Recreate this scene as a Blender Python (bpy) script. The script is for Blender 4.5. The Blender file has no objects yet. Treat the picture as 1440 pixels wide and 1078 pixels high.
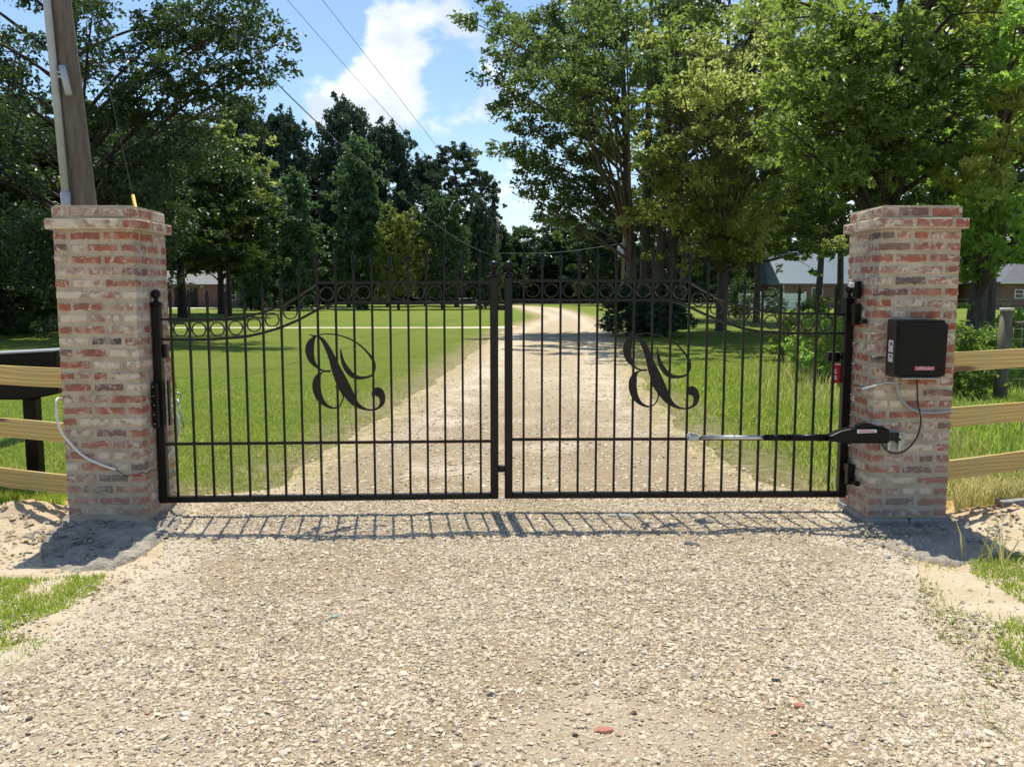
import bpy, bmesh, math, random
import numpy as np
from mathutils import Vector, Matrix, Euler
R = math.radians
rnd = random.Random(7)
rng = np.random.default_rng(11)
scene = bpy.context.scene
col = scene.collection

# ------------------------------------------------------------------ camera, sky, sun, exposure
FPX, CAM_H = 1200.0, 1.6
PITCH = math.atan(129 / FPX)
cd = bpy.data.cameras.new('camera'); cam = bpy.data.objects.new('camera', cd); col.objects.link(cam)
cam.location = (0, 0, CAM_H); cam.rotation_euler = (R(90) - PITCH, 0, 0)
cd.sensor_width = 36; cd.lens = 36 * FPX / 1440; cd.clip_end = 3000; cd.clip_start = 0.05
scene.camera = cam
SUN_EL, SUN_AZ = R(70), R(-8)            # azimuth from +Y towards +X
sv = Vector((math.sin(SUN_AZ) * math.cos(SUN_EL), math.cos(SUN_AZ) * math.cos(SUN_EL), math.sin(SUN_EL)))
sl = bpy.data.lights.new('sun', 'SUN'); sl.energy = 4.6; sl.angle = R(0.53); sl.color = (1.0, 0.925, 0.80)
sun = bpy.data.objects.new('sun', sl); col.objects.link(sun); sun.rotation_euler = sv.to_track_quat('Z', 'Y').to_euler(); sun.location = (0, 0, 40)
scene.view_settings.view_transform = 'Standard'; scene.view_settings.look = 'None'
scene.view_settings.exposure = 0.42; scene.view_settings.gamma = 1.0; scene.view_settings.use_curve_mapping = False
scene.cycles.max_bounces = 7; scene.cycles.transparent_max_bounces = 8
scene.render.film_transparent = False

S_, C_ = math.sin(PITCH), math.cos(PITCH)
def ray(u, v):
    a = (u - 720) / FPX; b = (539 - v) / FPX
    return a, C_ + b * S_, -S_ + b * C_
def PY(u, v, y):                           # measured point of the photo at distance y
    a, b, c = ray(u, v); t = y / b
    return Vector((a * t, y, CAM_H + c * t))
def G(u, v, z=0.0):                        # measured point of the photo on the ground
    a, b, c = ray(u, v); t = (z - CAM_H) / c
    return Vector((a * t, b * t, z))

class NT:
    def __init__(s, nt): s.nt = nt; s.n = nt.nodes; s.l = nt.links
    def add(s, typ, **kw):
        n = s.n.new(typ)
        for k, v in kw.items():
            if k.startswith('i_'):
                key = k[2:]; key = int(key) if key.isdigit() else key.replace('_', ' ')
                s.set(n, key, v)
            else: setattr(n, k, v)
        return n
    def set(s, n, key, v):
        if isinstance(v, bpy.types.NodeSocket): s.l.new(v, n.inputs[key])
        else:
            try: n.inputs[key].default_value = v
            except Exception:
                n.inputs[key].default_value = (*v, 1) if len(v) == 3 else v
    def noise(s, vec, scale, detail=4, rough=.55, dist=0.0, out=0):
        n = s.add('ShaderNodeTexNoise'); s.set(n, 'Vector', vec); s.set(n, 'Scale', scale); s.set(n, 'Detail', detail); s.set(n, 'Roughness', rough); s.set(n, 'Distortion', dist)
        return n.outputs[out]
    def voro(s, vec, scale, feature='F1', out=0, rand=1.0):
        n = s.add('ShaderNodeTexVoronoi', feature=feature); s.set(n, 'Vector', vec); s.set(n, 'Scale', scale); s.set(n, 'Randomness', rand)
        return n.outputs[out]
    def ramp(s, fac, stops, interp='LINEAR'):
        n = s.add('ShaderNodeValToRGB'); cr = n.color_ramp; cr.interpolation = interp
        while len(cr.elements) < len(stops): cr.elements.new(0.5)
        for e, (p, c) in zip(cr.elements, stops):
            e.position = p; e.color = (*c, 1) if len(c) == 3 else c
        s.set(n, 'Fac', fac); return n.outputs[0]
    def mix(s, fac, a, b, mode='MIX'):
        n = s.add('ShaderNodeMix', data_type='RGBA', blend_type=mode)
        for i, v in ((0, fac), (6, a), (7, b)):
            if isinstance(v, bpy.types.NodeSocket): s.l.new(v, n.inputs[i])
            else: n.inputs[i].default_value = v if i == 0 else ((*v, 1) if len(v) == 3 else v)
        return n.outputs[2]
    def math(s, op, a, b=0.0, c=0.0, clamp=False):
        n = s.add('ShaderNodeMath', operation=op, use_clamp=clamp)
        s.set(n, 0, a); s.set(n, 1, b); s.set(n, 2, c); return n.outputs[0]
    def smooth(s, x, a, b):
        n = s.add('ShaderNodeMapRange', interpolation_type='SMOOTHSTEP'); s.set(n, 'Value', x); s.set(n, 'From Min', a); s.set(n, 'From Max', b); return n.outputs[0]

w = bpy.data.worlds.new('World'); scene.world = w; w.use_nodes = True
t = NT(w.node_tree); t.n.clear()
sky = t.add('ShaderNodeTexSky', sky_type='NISHITA', sun_disc=False, sun_elevation=SUN_EL, sun_rotation=SUN_AZ, air_density=1.0, dust_density=0.6, ozone_density=1.5)
tc = t.add('ShaderNodeTexCoord'); vec = tc.outputs['Generated']
sep = t.add('ShaderNodeSeparateXYZ', i_0=vec)
zz = t.math('MAXIMUM', sep.outputs[2], 0.02)
cmb = t.add('ShaderNodeCombineXYZ', i_0=sep.outputs[0], i_1=sep.outputs[1], i_2=t.math('MULTIPLY', sep.outputs[2], 1.9))
n1 = t.noise(cmb.outputs[0], 11, 10, .60, .15)
n2 = t.noise(cmb.outputs[0], 1.6, 3, .5)
def blob(u, v, rad, amt):                    # a cloud bank seen in the photo: a bump around its direction
    d = Vector(ray(u, v)).normalized()
    dt = t.add('ShaderNodeVectorMath', operation='DISTANCE'); t.set(dt, 0, vec); t.set(dt, 1, d)
    return t.math('MULTIPLY', t.math('SUBTRACT', 1.0, t.smooth(dt.outputs['Value'], 0.0, rad)), amt)
bl = None
for a in ((500, 140, .075, .22), (560, 105, .07, .17), (620, 160, .075, .17), (585, 8, .08, .17), (640, 45, .05, .14), (545, 60, .05, .12), (428, 150, .06, .30), (470, 165, .05, .14), (545, 180, .05, .16), (690, 150, .06, .12), (700, 275, .09, .18), (1150, 260, .35, .12)):
    b = blob(*a); bl = b if bl is None else t.math('ADD', bl, b)
hole = t.math('ADD', blob(370, 40, .16, .34), t.math('ADD', blob(632, 98, .05, .30), blob(620, 240, .10, .26)))
dens = t.math('SUBTRACT', t.math('ADD', t.math('ADD', n1, bl), t.math('MULTIPLY', n2, .25)), hole)
cm = t.smooth(dens, .72, .90)
low = t.math('SUBTRACT', 1.0, t.smooth(sep.outputs[2], 0.0, .22))
cm2 = t.math('MAXIMUM', cm, t.math('MULTIPLY', low, .45))
cshade = t.noise(cmb.outputs[0], 9, 5, .5)
ccol = t.mix(t.smooth(cshade, .38, .62), (5.6, 6.4, 7.6), (9.0, 9.2, 9.5))
skyc = t.mix(1.0, sky.outputs[0], (1.12, 1.22, 1.28), 'MULTIPLY')
out = t.mix(cm2, skyc, ccol)
bg = t.add('ShaderNodeBackground'); t.set(bg, 'Color', out); bg.inputs['Strength'].default_value = 0.1
wo = t.add('ShaderNodeOutputWorld'); t.l.new(bg.outputs[0], wo.inputs[0])

# ------------------------------------------------------------------ materials
def mat(name):
    m = bpy.data.materials.new(name); m.use_nodes = True; nt = NT(m.node_tree)
    b = nt.n['Principled BSDF']; return m, nt, b
def objvec(nt): return nt.add('ShaderNodeTexCoord').outputs['Object']
def bump(nt, b, h, strength, dist):
    n = nt.add('ShaderNodeBump'); n.inputs['Strength'].default_value = strength; n.inputs['Distance'].default_value = dist
    nt.l.new(h, n.inputs['Height']); nt.l.new(n.outputs[0], b.inputs['Normal'])
def simple(name, c, rough=.5, metal=0.0, var=.12, scale=20, bs=0.0, bd=.002, spec=.5):
    m, nt, b = mat(name); v = objvec(nt); n = nt.noise(v, scale, 5)
    lo = [x * (1 - var) for x in c]; hi = [min(1, x * (1 + var)) for x in c]
    nt.set(b, 'Base Color', nt.ramp(n, [(.3, lo), (.7, hi)])); b.inputs['Roughness'].default_value = rough; b.inputs['Metallic'].default_value = metal
    b.inputs['Specular IOR Level'].default_value = spec
    if bs: bump(nt, b, nt.noise(v, scale * 2.5, 4), bs, bd)
    return m
MT = {}
MT['iron'] = simple('black powder coated steel', (.006, .006, .0055), .36, 0, .25, 30, .06, .001, .28)
MT['iron_flat'] = simple('dark brown black steel plate', (.011, .010, .008), .45, 0, .25, 14, .08, .001, .28)
MT['plastic'] = simple('black textured plastic', (.0035, .0035, .004), .36, 0, .2, 60, .12, .0006, .18)
MT['plastic_side'] = simple('brown black plastic', (.025, .016, .012), .5, 0, .2, 60, .12, .0006)
MT['chrome'] = simple('brushed zinc steel', (.62, .62, .60), .33, 1.0, .08, 40)
MT['zinc'] = simple('galvanised steel', (.40, .44, .46), .45, .7, .15, 30)
MT['pvc'] = simple('grey white pvc', (.38, .41, .43), .5, 0, .1, 8)
MT['white_cable'] = simple('white plastic tube', (.68, .68, .64), .45, 0, .1, 12)
MT['grey_cable'] = simple('grey conduit', (.30, .32, .34), .45, 0, .1, 12)
MT['black_cable'] = simple('black rubber', (.012, .012, .014), .5, 0, .1, 12)
MT['red'] = simple('red plastic', (.52, .02, .02), .4, 0, .15, 20)
MT['white'] = simple('white paint', (.74, .74, .72), .5, 0, .06, 10)
MT['label'] = simple('off white sticker', (.62, .60, .62), .5, 0, .08, 60)
MT['label_pink'] = simple('red printed label', (.42, .10, .09), .45, 0, .2, 60)
MT['ink'] = simple('dark blue ink', (.03, .05, .12), .5)
MT['yellow'] = simple('yellow plastic guard', (.62, .38, .01), .45, 0, .1, 12)
MT['wire'] = simple('weathered cable', (.06, .06, .065), .5, .3, .2, 12)
MT['wire_light'] = simple('bare aluminium cable', (.22, .23, .24), .5, .4, .2, 12)
MT['conc_block'] = simple('poured concrete', (.26, .26, .24), .9, 0, .25, 14, .5, .004)
MT['roof_blue'] = simple('pale blue metal roof', (.09, .14, .17), .55, 0, .1, .8)
MT['roof_grey'] = simple('grey shingle', (.09, .10, .12), .8, 0, .2, 3)
MT['roof_white'] = simple('white metal roof', (.10, .105, .105), .6, 0, .1, .8)
MT['glass_dark'] = simple('dark window glass', (.03, .035, .04), .08)
MT['opening_shade'] = simple('dark opening', (.015, .013, .012), .8)
MT['car'] = simple('white car paint', (.7, .7, .7), .25, 0, .04, 3)
MT['tyre'] = simple('black tyre', (.02, .02, .02), .8)
MT['skid'] = simple('dark slate stone', (.05, .055, .06), .8, 0, .3, 30, .4, .003)
MT['red_stone'] = simple('terracotta shard', (.42, .17, .12), .8, 0, .3, 30, .4, .003)
MT['green_stone'] = simple('pale green glass shard', (.20, .34, .28), .4, 0, .3, 30)
MT['pale_stone'] = simple('pale limestone', (.5, .47, .40), .85, 0, .2, 18, .5, .006)

def mortar_mat():
    m, nt, b = mat('lime mortar'); v = objvec(nt)
    n = nt.noise(v, 9, 6, .6); n2 = nt.noise(v, 70, 4, .6)
    c = nt.ramp(n, [(.3, (.36, .295, .21)), (.5, (.47, .40, .30)), (.72, (.58, .50, .39))])
    c = nt.mix(nt.smooth(n2, .58, .75), c, (.28, .23, .18))
    z = nt.add('ShaderNodeSeparateXYZ', i_0=v).outputs[2]
    c = nt.mix(nt.math('MULTIPLY', nt.math('SUBTRACT', 1.0, nt.smooth(z, 0.0, .9)), .35), c, (.36, .33, .27))
    nt.set(b, 'Base Color', c); b.inputs['Roughness'].default_value = .95; b.inputs['Specular IOR Level'].default_value = .1
    bump(nt, b, nt.math('ADD', n2, nt.noise(v, 220, 3)), .8, .006); return m
MT['mortar'] = mortar_mat()
def brick_mat(name, c1, c2, wash, washc=(.56, .50, .41)):
    m, nt, b = mat(name); tcn = nt.add('ShaderNodeTexCoord'); gen = tcn.outputs['Generated']; v = tcn.outputs['Object']
    oi = nt.add('ShaderNodeObjectInfo'); r_ = oi.outputs['Random']
    off = nt.add('ShaderNodeVectorMath', operation='ADD'); nt.set(off, 0, v)
    cx = nt.add('ShaderNodeCombineXYZ', i_0=nt.math('MULTIPLY', r_, 37.0), i_1=nt.math('MULTIPLY', r_, 91.0), i_2=nt.math('MULTIPLY', r_, 13.0)); nt.l.new(cx.outputs[0], off.inputs[1])
    v = off.outputs[0]
    n = nt.noise(v, 14, 5, .6); n2 = nt.noise(v, 17, 5, .65, .6); n3 = nt.noise(v, 90, 4, .6)
    c = nt.mix(nt.smooth(n, .35, .65), c1, c2)
    c = nt.mix(nt.math('MULTIPLY', nt.smooth(r_, 0, 1), .45), c, nt.mix(.5, c, (.30, .19, .15)))
    c = nt.mix(nt.math('MULTIPLY', nt.smooth(n3, .5, .72), .35), c, (.10, .06, .05))
    c = nt.mix(nt.smooth(n2, .60 - wash, .74 - wash), c, washc)
    pos = nt.add('ShaderNodeNewGeometry').outputs['Position']
    c = nt.mix(nt.math('MULTIPLY', nt.smooth(nt.noise(pos, 6.5, 8, .75), .47, .62), nt.math('SUBTRACT', .42, nt.math('MULTIPLY', nt.add('ShaderNodeSeparateXYZ', i_0=pos).outputs[0], .055))), c, (.52, .445, .345))
    low = nt.math('SUBTRACT', 1.0, nt.smooth(nt.add('ShaderNodeSeparateXYZ', i_0=pos).outputs[2], .0, 1.1))
    c = nt.mix(nt.math('MULTIPLY', low, .30), c, (.40, .36, .30))
    gz = nt.add('ShaderNodeSeparateXYZ', i_0=gen).outputs[2]
    e = nt.math('MINIMUM', gz, nt.math('SUBTRACT', 1.0, gz))
    e = nt.math('ADD', e, nt.math('MULTIPLY', nt.math('SUBTRACT', nt.noise(v, 24, 5, .65), .5), .95))
    c = nt.mix(nt.math('SUBTRACT', 1.0, nt.smooth(e, .06, .16)), c, (.47, .40, .30))
    nt.set(b, 'Base Color', c); b.inputs['Roughness'].default_value = .93; b.inputs['Specular IOR Level'].default_value = .15
    bump(nt, b, nt.math('ADD', n3, nt.noise(v, 30, 4)), .55, .005); return m
BRICKS = [
    (brick_mat('orange red brick', (.38, .125, .070), (.30, .10, .062), .06), 24),
    (brick_mat('dull red brick', (.32, .11, .075), (.27, .11, .085), .08), 24),
    (brick_mat('rosy smeared brick', (.37, .20, .15), (.31, .155, .115), .15), 22),
    (brick_mat('lime washed brick', (.44, .36, .28), (.30, .15, .11), .22, (.62, .54, .41)), 18),
    (brick_mat('charcoal brick', (.075, .068, .068), (.13, .11, .105), .06, (.36, .33, .29)), 7),
    (brick_mat('plum brown brick', (.19, .10, .09), (.16, .08, .07), .06), 9)]

def gravel_mat():
    m, nt, b = mat('pale gravel fines'); v = objvec(nt)
    big = nt.noise(v, .9, 4, .6); n = nt.noise(v, 14, 6, .65)
    vc = nt.voro(v, 105, out=1); vd = nt.voro(v, 105)
    c = nt.ramp(n, [(.3, (.34, .26, .155)), (.5, (.48, .385, .245)), (.7, (.57, .475, .325))])
    r1 = nt.add('ShaderNodeSeparateColor'); nt.l.new(vc, r1.inputs[0])
    st = nt.ramp(r1.outputs[0], [(.0, (.24, .18, .11)), (.2, (.44, .35, .235)), (.5, (.57, .475, .33)), (.8, (.65, .57, .42)), (.93, (.42, .28, .19)), (1, (.38, .35, .31))])
    c = nt.mix(.6, c, st)
    c = nt.mix(nt.math('MULTIPLY', nt.smooth(vd, .25, .6), .75), c, (.20, .15, .095))
    c = nt.mix(.32, c, (.28, .215, .13))
    dust = nt.math('MAXIMUM', nt.math('MULTIPLY', nt.smooth(big, .50, .68), .7), nt.math('MULTIPLY', nt.add('ShaderNodeAttribute', attribute_name='dust').outputs['Fac'], .4))
    c = nt.mix(nt.math('MULTIPLY', dust, .9), c, (.58, .505, .385))
    ed = nt.add('ShaderNodeAttribute', attribute_name='edge').outputs['Fac']
    yv = nt.add('ShaderNodeSeparateXYZ', i_0=v).outputs[1]
    rut = nt.math('MULTIPLY', nt.smooth(ed, .35, .6), nt.math('SUBTRACT', 1.0, nt.smooth(ed, .95, 1.25)))
    rut = nt.math('MULTIPLY', rut, nt.math('MULTIPLY', nt.smooth(yv, 7, 12), nt.smooth(nt.noise(v, 1.3, 4), .35, .6)))
    c = nt.mix(nt.math('MULTIPLY', nt.smooth(yv, 9, 16), .55), c, (.56, .475, .345))
    c = nt.mix(nt.math('MULTIPLY', rut, .55), c, (.66, .58, .45))
    c = nt.mix(nt.math('MULTIPLY', nt.smooth(ed, 1.2, 1.6), nt.math('MULTIPLY', nt.smooth(yv, 8, 14), nt.math('MULTIPLY', nt.smooth(nt.noise(v, .7, 6, .7), .45, .62), .45))), c, (.36, .30, .17))
    g = nt.math('ADD', ed, nt.math('MULTIPLY', nt.math('SUBTRACT', nt.noise(v, 2.5, 5, .65), .5), 1.3))
    c = nt.mix(nt.math('MULTIPLY', nt.math('SUBTRACT', 1.0, nt.smooth(g, .0, .55)), .85), c, nt.mix(nt.smooth(nt.add('ShaderNodeSeparateXYZ', i_0=v).outputs[1], 5.8, 7.5), (.58, .505, .385), nt.ramp(nt.noise(v, 8, 5), [(.35, (.24, .22, .075)), (.5, (.40, .33, .18)), (.65, (.56, .47, .33))])))
    nt.set(b, 'Base Color', c); b.inputs['Roughness'].default_value = .95; b.inputs['Specular IOR Level'].default_value = .1
    bump(nt, b, nt.math('ADD', nt.math('MULTIPLY', vd, -1.0), nt.noise(v, 160, 4)), .7, .010); return m
MT['gravel'] = gravel_mat()
def stone_mat():
    m, nt, b = mat('loose gravel stones'); v = objvec(nt); gi = nt.add('ShaderNodeNewGeometry').outputs['Random Per Island']
    c = nt.ramp(gi, [(0, (.28, .22, .15)), (.14, (.42, .345, .24)), (.34, (.55, .46, .315)), (.55, (.64, .55, .395)), (.76, (.73, .65, .50)), (.87, (.55, .48, .38)), (.93, (.38, .35, .31)), (.965, (.47, .31, .22)), (.985, (.22, .21, .20)), (1, (.62, .56, .46))])
    c = nt.mix(nt.math('MULTIPLY', nt.noise(v, 60, 4), .5), c, nt.mix(.5, c, (.38, .30, .20)))
    nt.set(b, 'Base Color', c); b.inputs['Roughness'].default_value = .85; b.inputs['Specular IOR Level'].default_value = .2
    bump(nt, b, nt.noise(v, 120, 4), .4, .003); return m
MT['stones'] = stone_mat()
def dirt_mat():
    m, nt, b = mat('sandy clay soil'); v = objvec(nt); n = nt.noise(v, 3, 7, .65); n2 = nt.noise(v, 35, 5, .65)
    c = nt.ramp(n, [(.3, (.43, .335, .21)), (.48, (.53, .44, .30)), (.7, (.61, .53, .38))])
    c = nt.mix(nt.math('MULTIPLY', nt.smooth(n2, .56, .76), .4), c, (.40, .31, .20))
    yv = nt.add('ShaderNodeSeparateXYZ', i_0=v).outputs[1]
    c = nt.mix(nt.math('MULTIPLY', nt.math('SUBTRACT', 1.0, nt.smooth(nt.math('ABSOLUTE', nt.math('SUBTRACT', yv, 6.6)), .3, 1.0)), nt.smooth(nt.noise(v, 2.2, 4), .35, .55)), c, (.56, .36, .18))
    c = nt.mix(nt.smooth(yv, 60, 100), c, nt.ramp(nt.noise(v, .3, 5), [(.35, (.03, .045, .015)), (.65, (.07, .07, .03))]))
    nt.set(b, 'Base Color', c); b.inputs['Roughness'].default_value = .95; b.inputs['Specular IOR Level'].default_value = .1
    bump(nt, b, nt.math('ADD', nt.noise(v, 12, 6, .7), nt.math('MULTIPLY', n2, .8)), .8, .03); return m
MT['dirt'] = dirt_mat()
def lawn_mat():
    m, nt, b = mat('mown grass'); v = objvec(nt)
    n = nt.noise(v, .35, 5, .6); n2 = nt.noise(v, 6, 6, .7); n3 = nt.noise(v, 60, 4, .7)
    st = nt.add('ShaderNodeMapping'); st.inputs['Scale'].default_value = (.05, .9, 1); nt.l.new(v, st.inputs['Vector'])
    stripe = nt.noise(st.outputs[0], 1.0, 3, .5)
    c = nt.ramp(n2, [(.3, (.12, .175, .022)), (.5, (.19, .265, .034)), (.7, (.28, .345, .058))])
    c = nt.mix(nt.smooth(n, .4, .66), c, nt.mix(.5, c, (.24, .28, .06)))
    c = nt.mix(nt.math('MULTIPLY', nt.smooth(stripe, .4, .6), .3), c, (.13, .19, .035))
    c = nt.mix(nt.math('MULTIPLY', nt.smooth(n3, .5, .75), .5), c, (.06, .095, .018))
    c = nt.mix(nt.math('MULTIPLY', nt.smooth(nt.noise(v, 1.1, 7, .75, .5), .48, .66), .5), c, (.10, .155, .03))
    c = nt.mix(nt.math('MULTIPLY', nt.smooth(nt.noise(v, .22, 6, .7), .52, .7), .45), c, (.27, .28, .085))
    ed = nt.add('ShaderNodeAttribute', attribute_name='edge').outputs['Fac']
    g = nt.math('ADD', ed, nt.math('MULTIPLY', nt.math('SUBTRACT', nt.noise(v, 1.6, 6, .7), .5), 1.5))
    soil = nt.ramp(nt.noise(v, 10, 6, .65), [(.32, (.22, .22, .06)), (.5, (.38, .32, .16)), (.66, (.56, .47, .33))])
    c = nt.mix(nt.math('SUBTRACT', 1.0, nt.smooth(g, .0, 1.1)), c, soil)
    nt.set(b, 'Base Color', c); b.inputs['Roughness'].default_value = .9; b.inputs['Specular IOR Level'].default_value = .1
    bump(nt, b, nt.math('ADD', n3, nt.noise(v, 20, 5, .7)), 1.0, .05); return m
MT['lawn'] = lawn_mat()
MT['path'] = simple('pale sandy path', (.60, .55, .42), .95, 0, .12, 2)
def leaf_mat(name, a, b_, tr, trf=.35, yellow=None, ny=.3):
    m = bpy.data.materials.new(name); m.use_nodes = True; nt = NT(m.node_tree); nt.n.clear()
    gi = nt.add('ShaderNodeNewGeometry').outputs['Random Per Island']; v = objvec(nt)
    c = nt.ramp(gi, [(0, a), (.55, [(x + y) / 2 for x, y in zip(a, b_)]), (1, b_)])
    big = nt.noise(v, .45, 3, .5)
    tcol = nt.mix(gi, tr, [x * 1.35 for x in tr])
    if yellow:
        f = nt.math('MULTIPLY', nt.smooth(nt.math('ADD', big, nt.math('MULTIPLY', gi, .12)), .56 - ny * .25, .66 - ny * .15), .9)
        c = nt.mix(f, c, yellow); tcol = nt.mix(f, tcol, [min(1, x * 2.2) for x in yellow])
    p = nt.add('ShaderNodeBsdfPrincipled'); nt.set(p, 'Base Color', c); p.inputs['Roughness'].default_value = .42; p.inputs['Specular IOR Level'].default_value = .45
    tb = nt.add('ShaderNodeBsdfTranslucent'); nt.set(tb, 'Color', tcol)
    mx = nt.add('ShaderNodeMixShader'); mx.inputs[0].default_value = trf; nt.l.new(p.outputs[0], mx.inputs[1]); nt.l.new(tb.outputs[0], mx.inputs[2])
    o = nt.add('ShaderNodeOutputMaterial'); nt.l.new(mx.outputs[0], o.inputs[0]); return m
LF = {
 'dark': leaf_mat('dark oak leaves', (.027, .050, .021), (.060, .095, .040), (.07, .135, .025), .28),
 'oak': leaf_mat('oak leaves', (.055, .085, .036), (.13, .17, .075), (.16, .25, .05), .40),
 'olive': leaf_mat('olive leaves with sunlit tint', (.09, .125, .032), (.20, .23, .065), (.26, .37, .07), .46, (.30, .33, .10), .16),  # yellow patches paint sunlit highlights into the olive leaf colour
 'maple': leaf_mat('maple leaves', (.065, .11, .026), (.145, .195, .05), (.25, .37, .06), .46),
 'lime': leaf_mat('fresh green leaves', (.11, .19, .034), (.22, .33, .07), (.38, .62, .10), .52, (.24, .24, .05), .15),
 'pine': leaf_mat('distant pine needles', (.038, .070, .042), (.070, .115, .068), (.06, .11, .04), .25),
 'green': leaf_mat('distant broadleaf foliage', (.045, .09, .035), (.09, .15, .055), (.09, .17, .04), .28),
 'cedar': leaf_mat('distant cedar foliage', (.065, .13, .062), (.125, .20, .085), (.12, .23, .06), .30),
 'yellowgreen': leaf_mat('distant yellow green foliage', (.14, .18, .035), (.24, .27, .065), (.28, .34, .05), .34),
 'grass': leaf_mat('grass blades', (.15, .225, .028), (.28, .36, .058), (.38, .50, .065), .5),
 'weeds': leaf_mat('weed stems and blades', (.13, .19, .04), (.26, .33, .08), (.34, .44, .09), .5, (.40, .35, .15), .25),
}
def bark_mat(name, a, b_, sc=6):
    m, nt, b = mat(name); v = objvec(nt); mp = nt.add('ShaderNodeMapping'); mp.inputs['Scale'].default_value = (1, 1, .18); nt.l.new(v, mp.inputs['Vector'])
    n = nt.noise(mp.outputs[0], sc * 3, 6, .7); nt.set(b, 'Base Color', nt.ramp(n, [(.35, a), (.65, b_)])); b.inputs['Roughness'].default_value = .9
    bump(nt, b, n, .9, .03); return m
MT['bark'] = bark_mat('grey brown bark', (.045, .036, .028), (.13, .11, .09))
MT['bark_dark'] = bark_mat('dark bark', (.022, .018, .014), (.07, .055, .045))
MT['pole'] = bark_mat('weathered pole wood', (.10, .078, .06), (.20, .16, .125), 4)
MT['oldwood'] = bark_mat('grey weathered wood', (.12, .095, .065), (.22, .185, .135), 5)
def wood_mat():
    m, nt, b = mat('new pine board'); v = objvec(nt); oi = nt.add('ShaderNodeObjectInfo').outputs['Random']
    mp = nt.add('ShaderNodeMapping'); mp.inputs['Scale'].default_value = (.9, 6, 6); nt.l.new(v, mp.inputs['Vector'])
    ad = nt.add('ShaderNodeVectorMath', operation='ADD'); nt.l.new(mp.outputs[0], ad.inputs[0])
    cx = nt.add('ShaderNodeCombineXYZ', i_0=nt.math('MULTIPLY', oi, 40.0), i_2=nt.math('MULTIPLY', oi, 17.0)); nt.l.new(cx.outputs[0], ad.inputs[1])
    wv = nt.add('ShaderNodeTexWave', wave_type='BANDS', bands_direction='Z'); nt.l.new(ad.outputs[0], wv.inputs['Vector'])
    for k, x in (('Scale', .8), ('Distortion', 5.0), ('Detail', 3.0), ('Detail Scale', .8)): wv.inputs[k].default_value = x
    c = nt.ramp(wv.outputs['Fac'], [(.0, (.46, .31, .095)), (.5, (.58, .41, .135)), (.9, (.62, .46, .17)), (1, (.40, .25, .075))])
    kn = nt.voro(ad.outputs[0], 1.3); c = nt.mix(nt.math('SUBTRACT', 1.0, nt.smooth(kn, .13, .24)), c, (.14, .07, .03))
    c = nt.mix(nt.math('MULTIPLY', nt.smooth(nt.noise(v, 3, 4), .45, .7), .4), c, (.36, .36, .17))
    nt.set(b, 'Base Color', c); b.inputs['Roughness'].default_value = .7; bump(nt, b, wv.outputs['Fac'], .15, .003); return m
MT['board'] = wood_mat()
def far_brick():
    m, nt, b = mat('far red brown brickwork'); v = objvec(nt); n = nt.noise(v, 9, 5, .7)
    nt.set(b, 'Base Color', nt.ramp(n, [(.35, (.15, .075, .062)), (.65, (.28, .17, .14))])); b.inputs['Roughness'].default_value = .9; return m
MT['farbrick'] = far_brick()
def spill_mat():
    m, nt, b = mat('spilled dry cement'); v = objvec(nt); n = nt.noise(v, 5, 6, .65); n2 = nt.noise(v, 30, 6, .7)
    c = nt.ramp(n, [(.3, (.42, .38, .31)), (.55, (.55, .49, .39)), (.75, (.62, .54, .41))])
    c = nt.mix(nt.math('MULTIPLY', nt.smooth(n2, .5, .7), .5), c, (.30, .27, .22))
    nt.set(b, 'Base Color', c); b.inputs['Roughness'].default_value = .95
    bump(nt, b, nt.math('ADD', n2, nt.math('MULTIPLY', nt.noise(v, 11, 7, .75, .8), 2.0)), 1.0, .03); return m
MT['spill'] = spill_mat()

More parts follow.
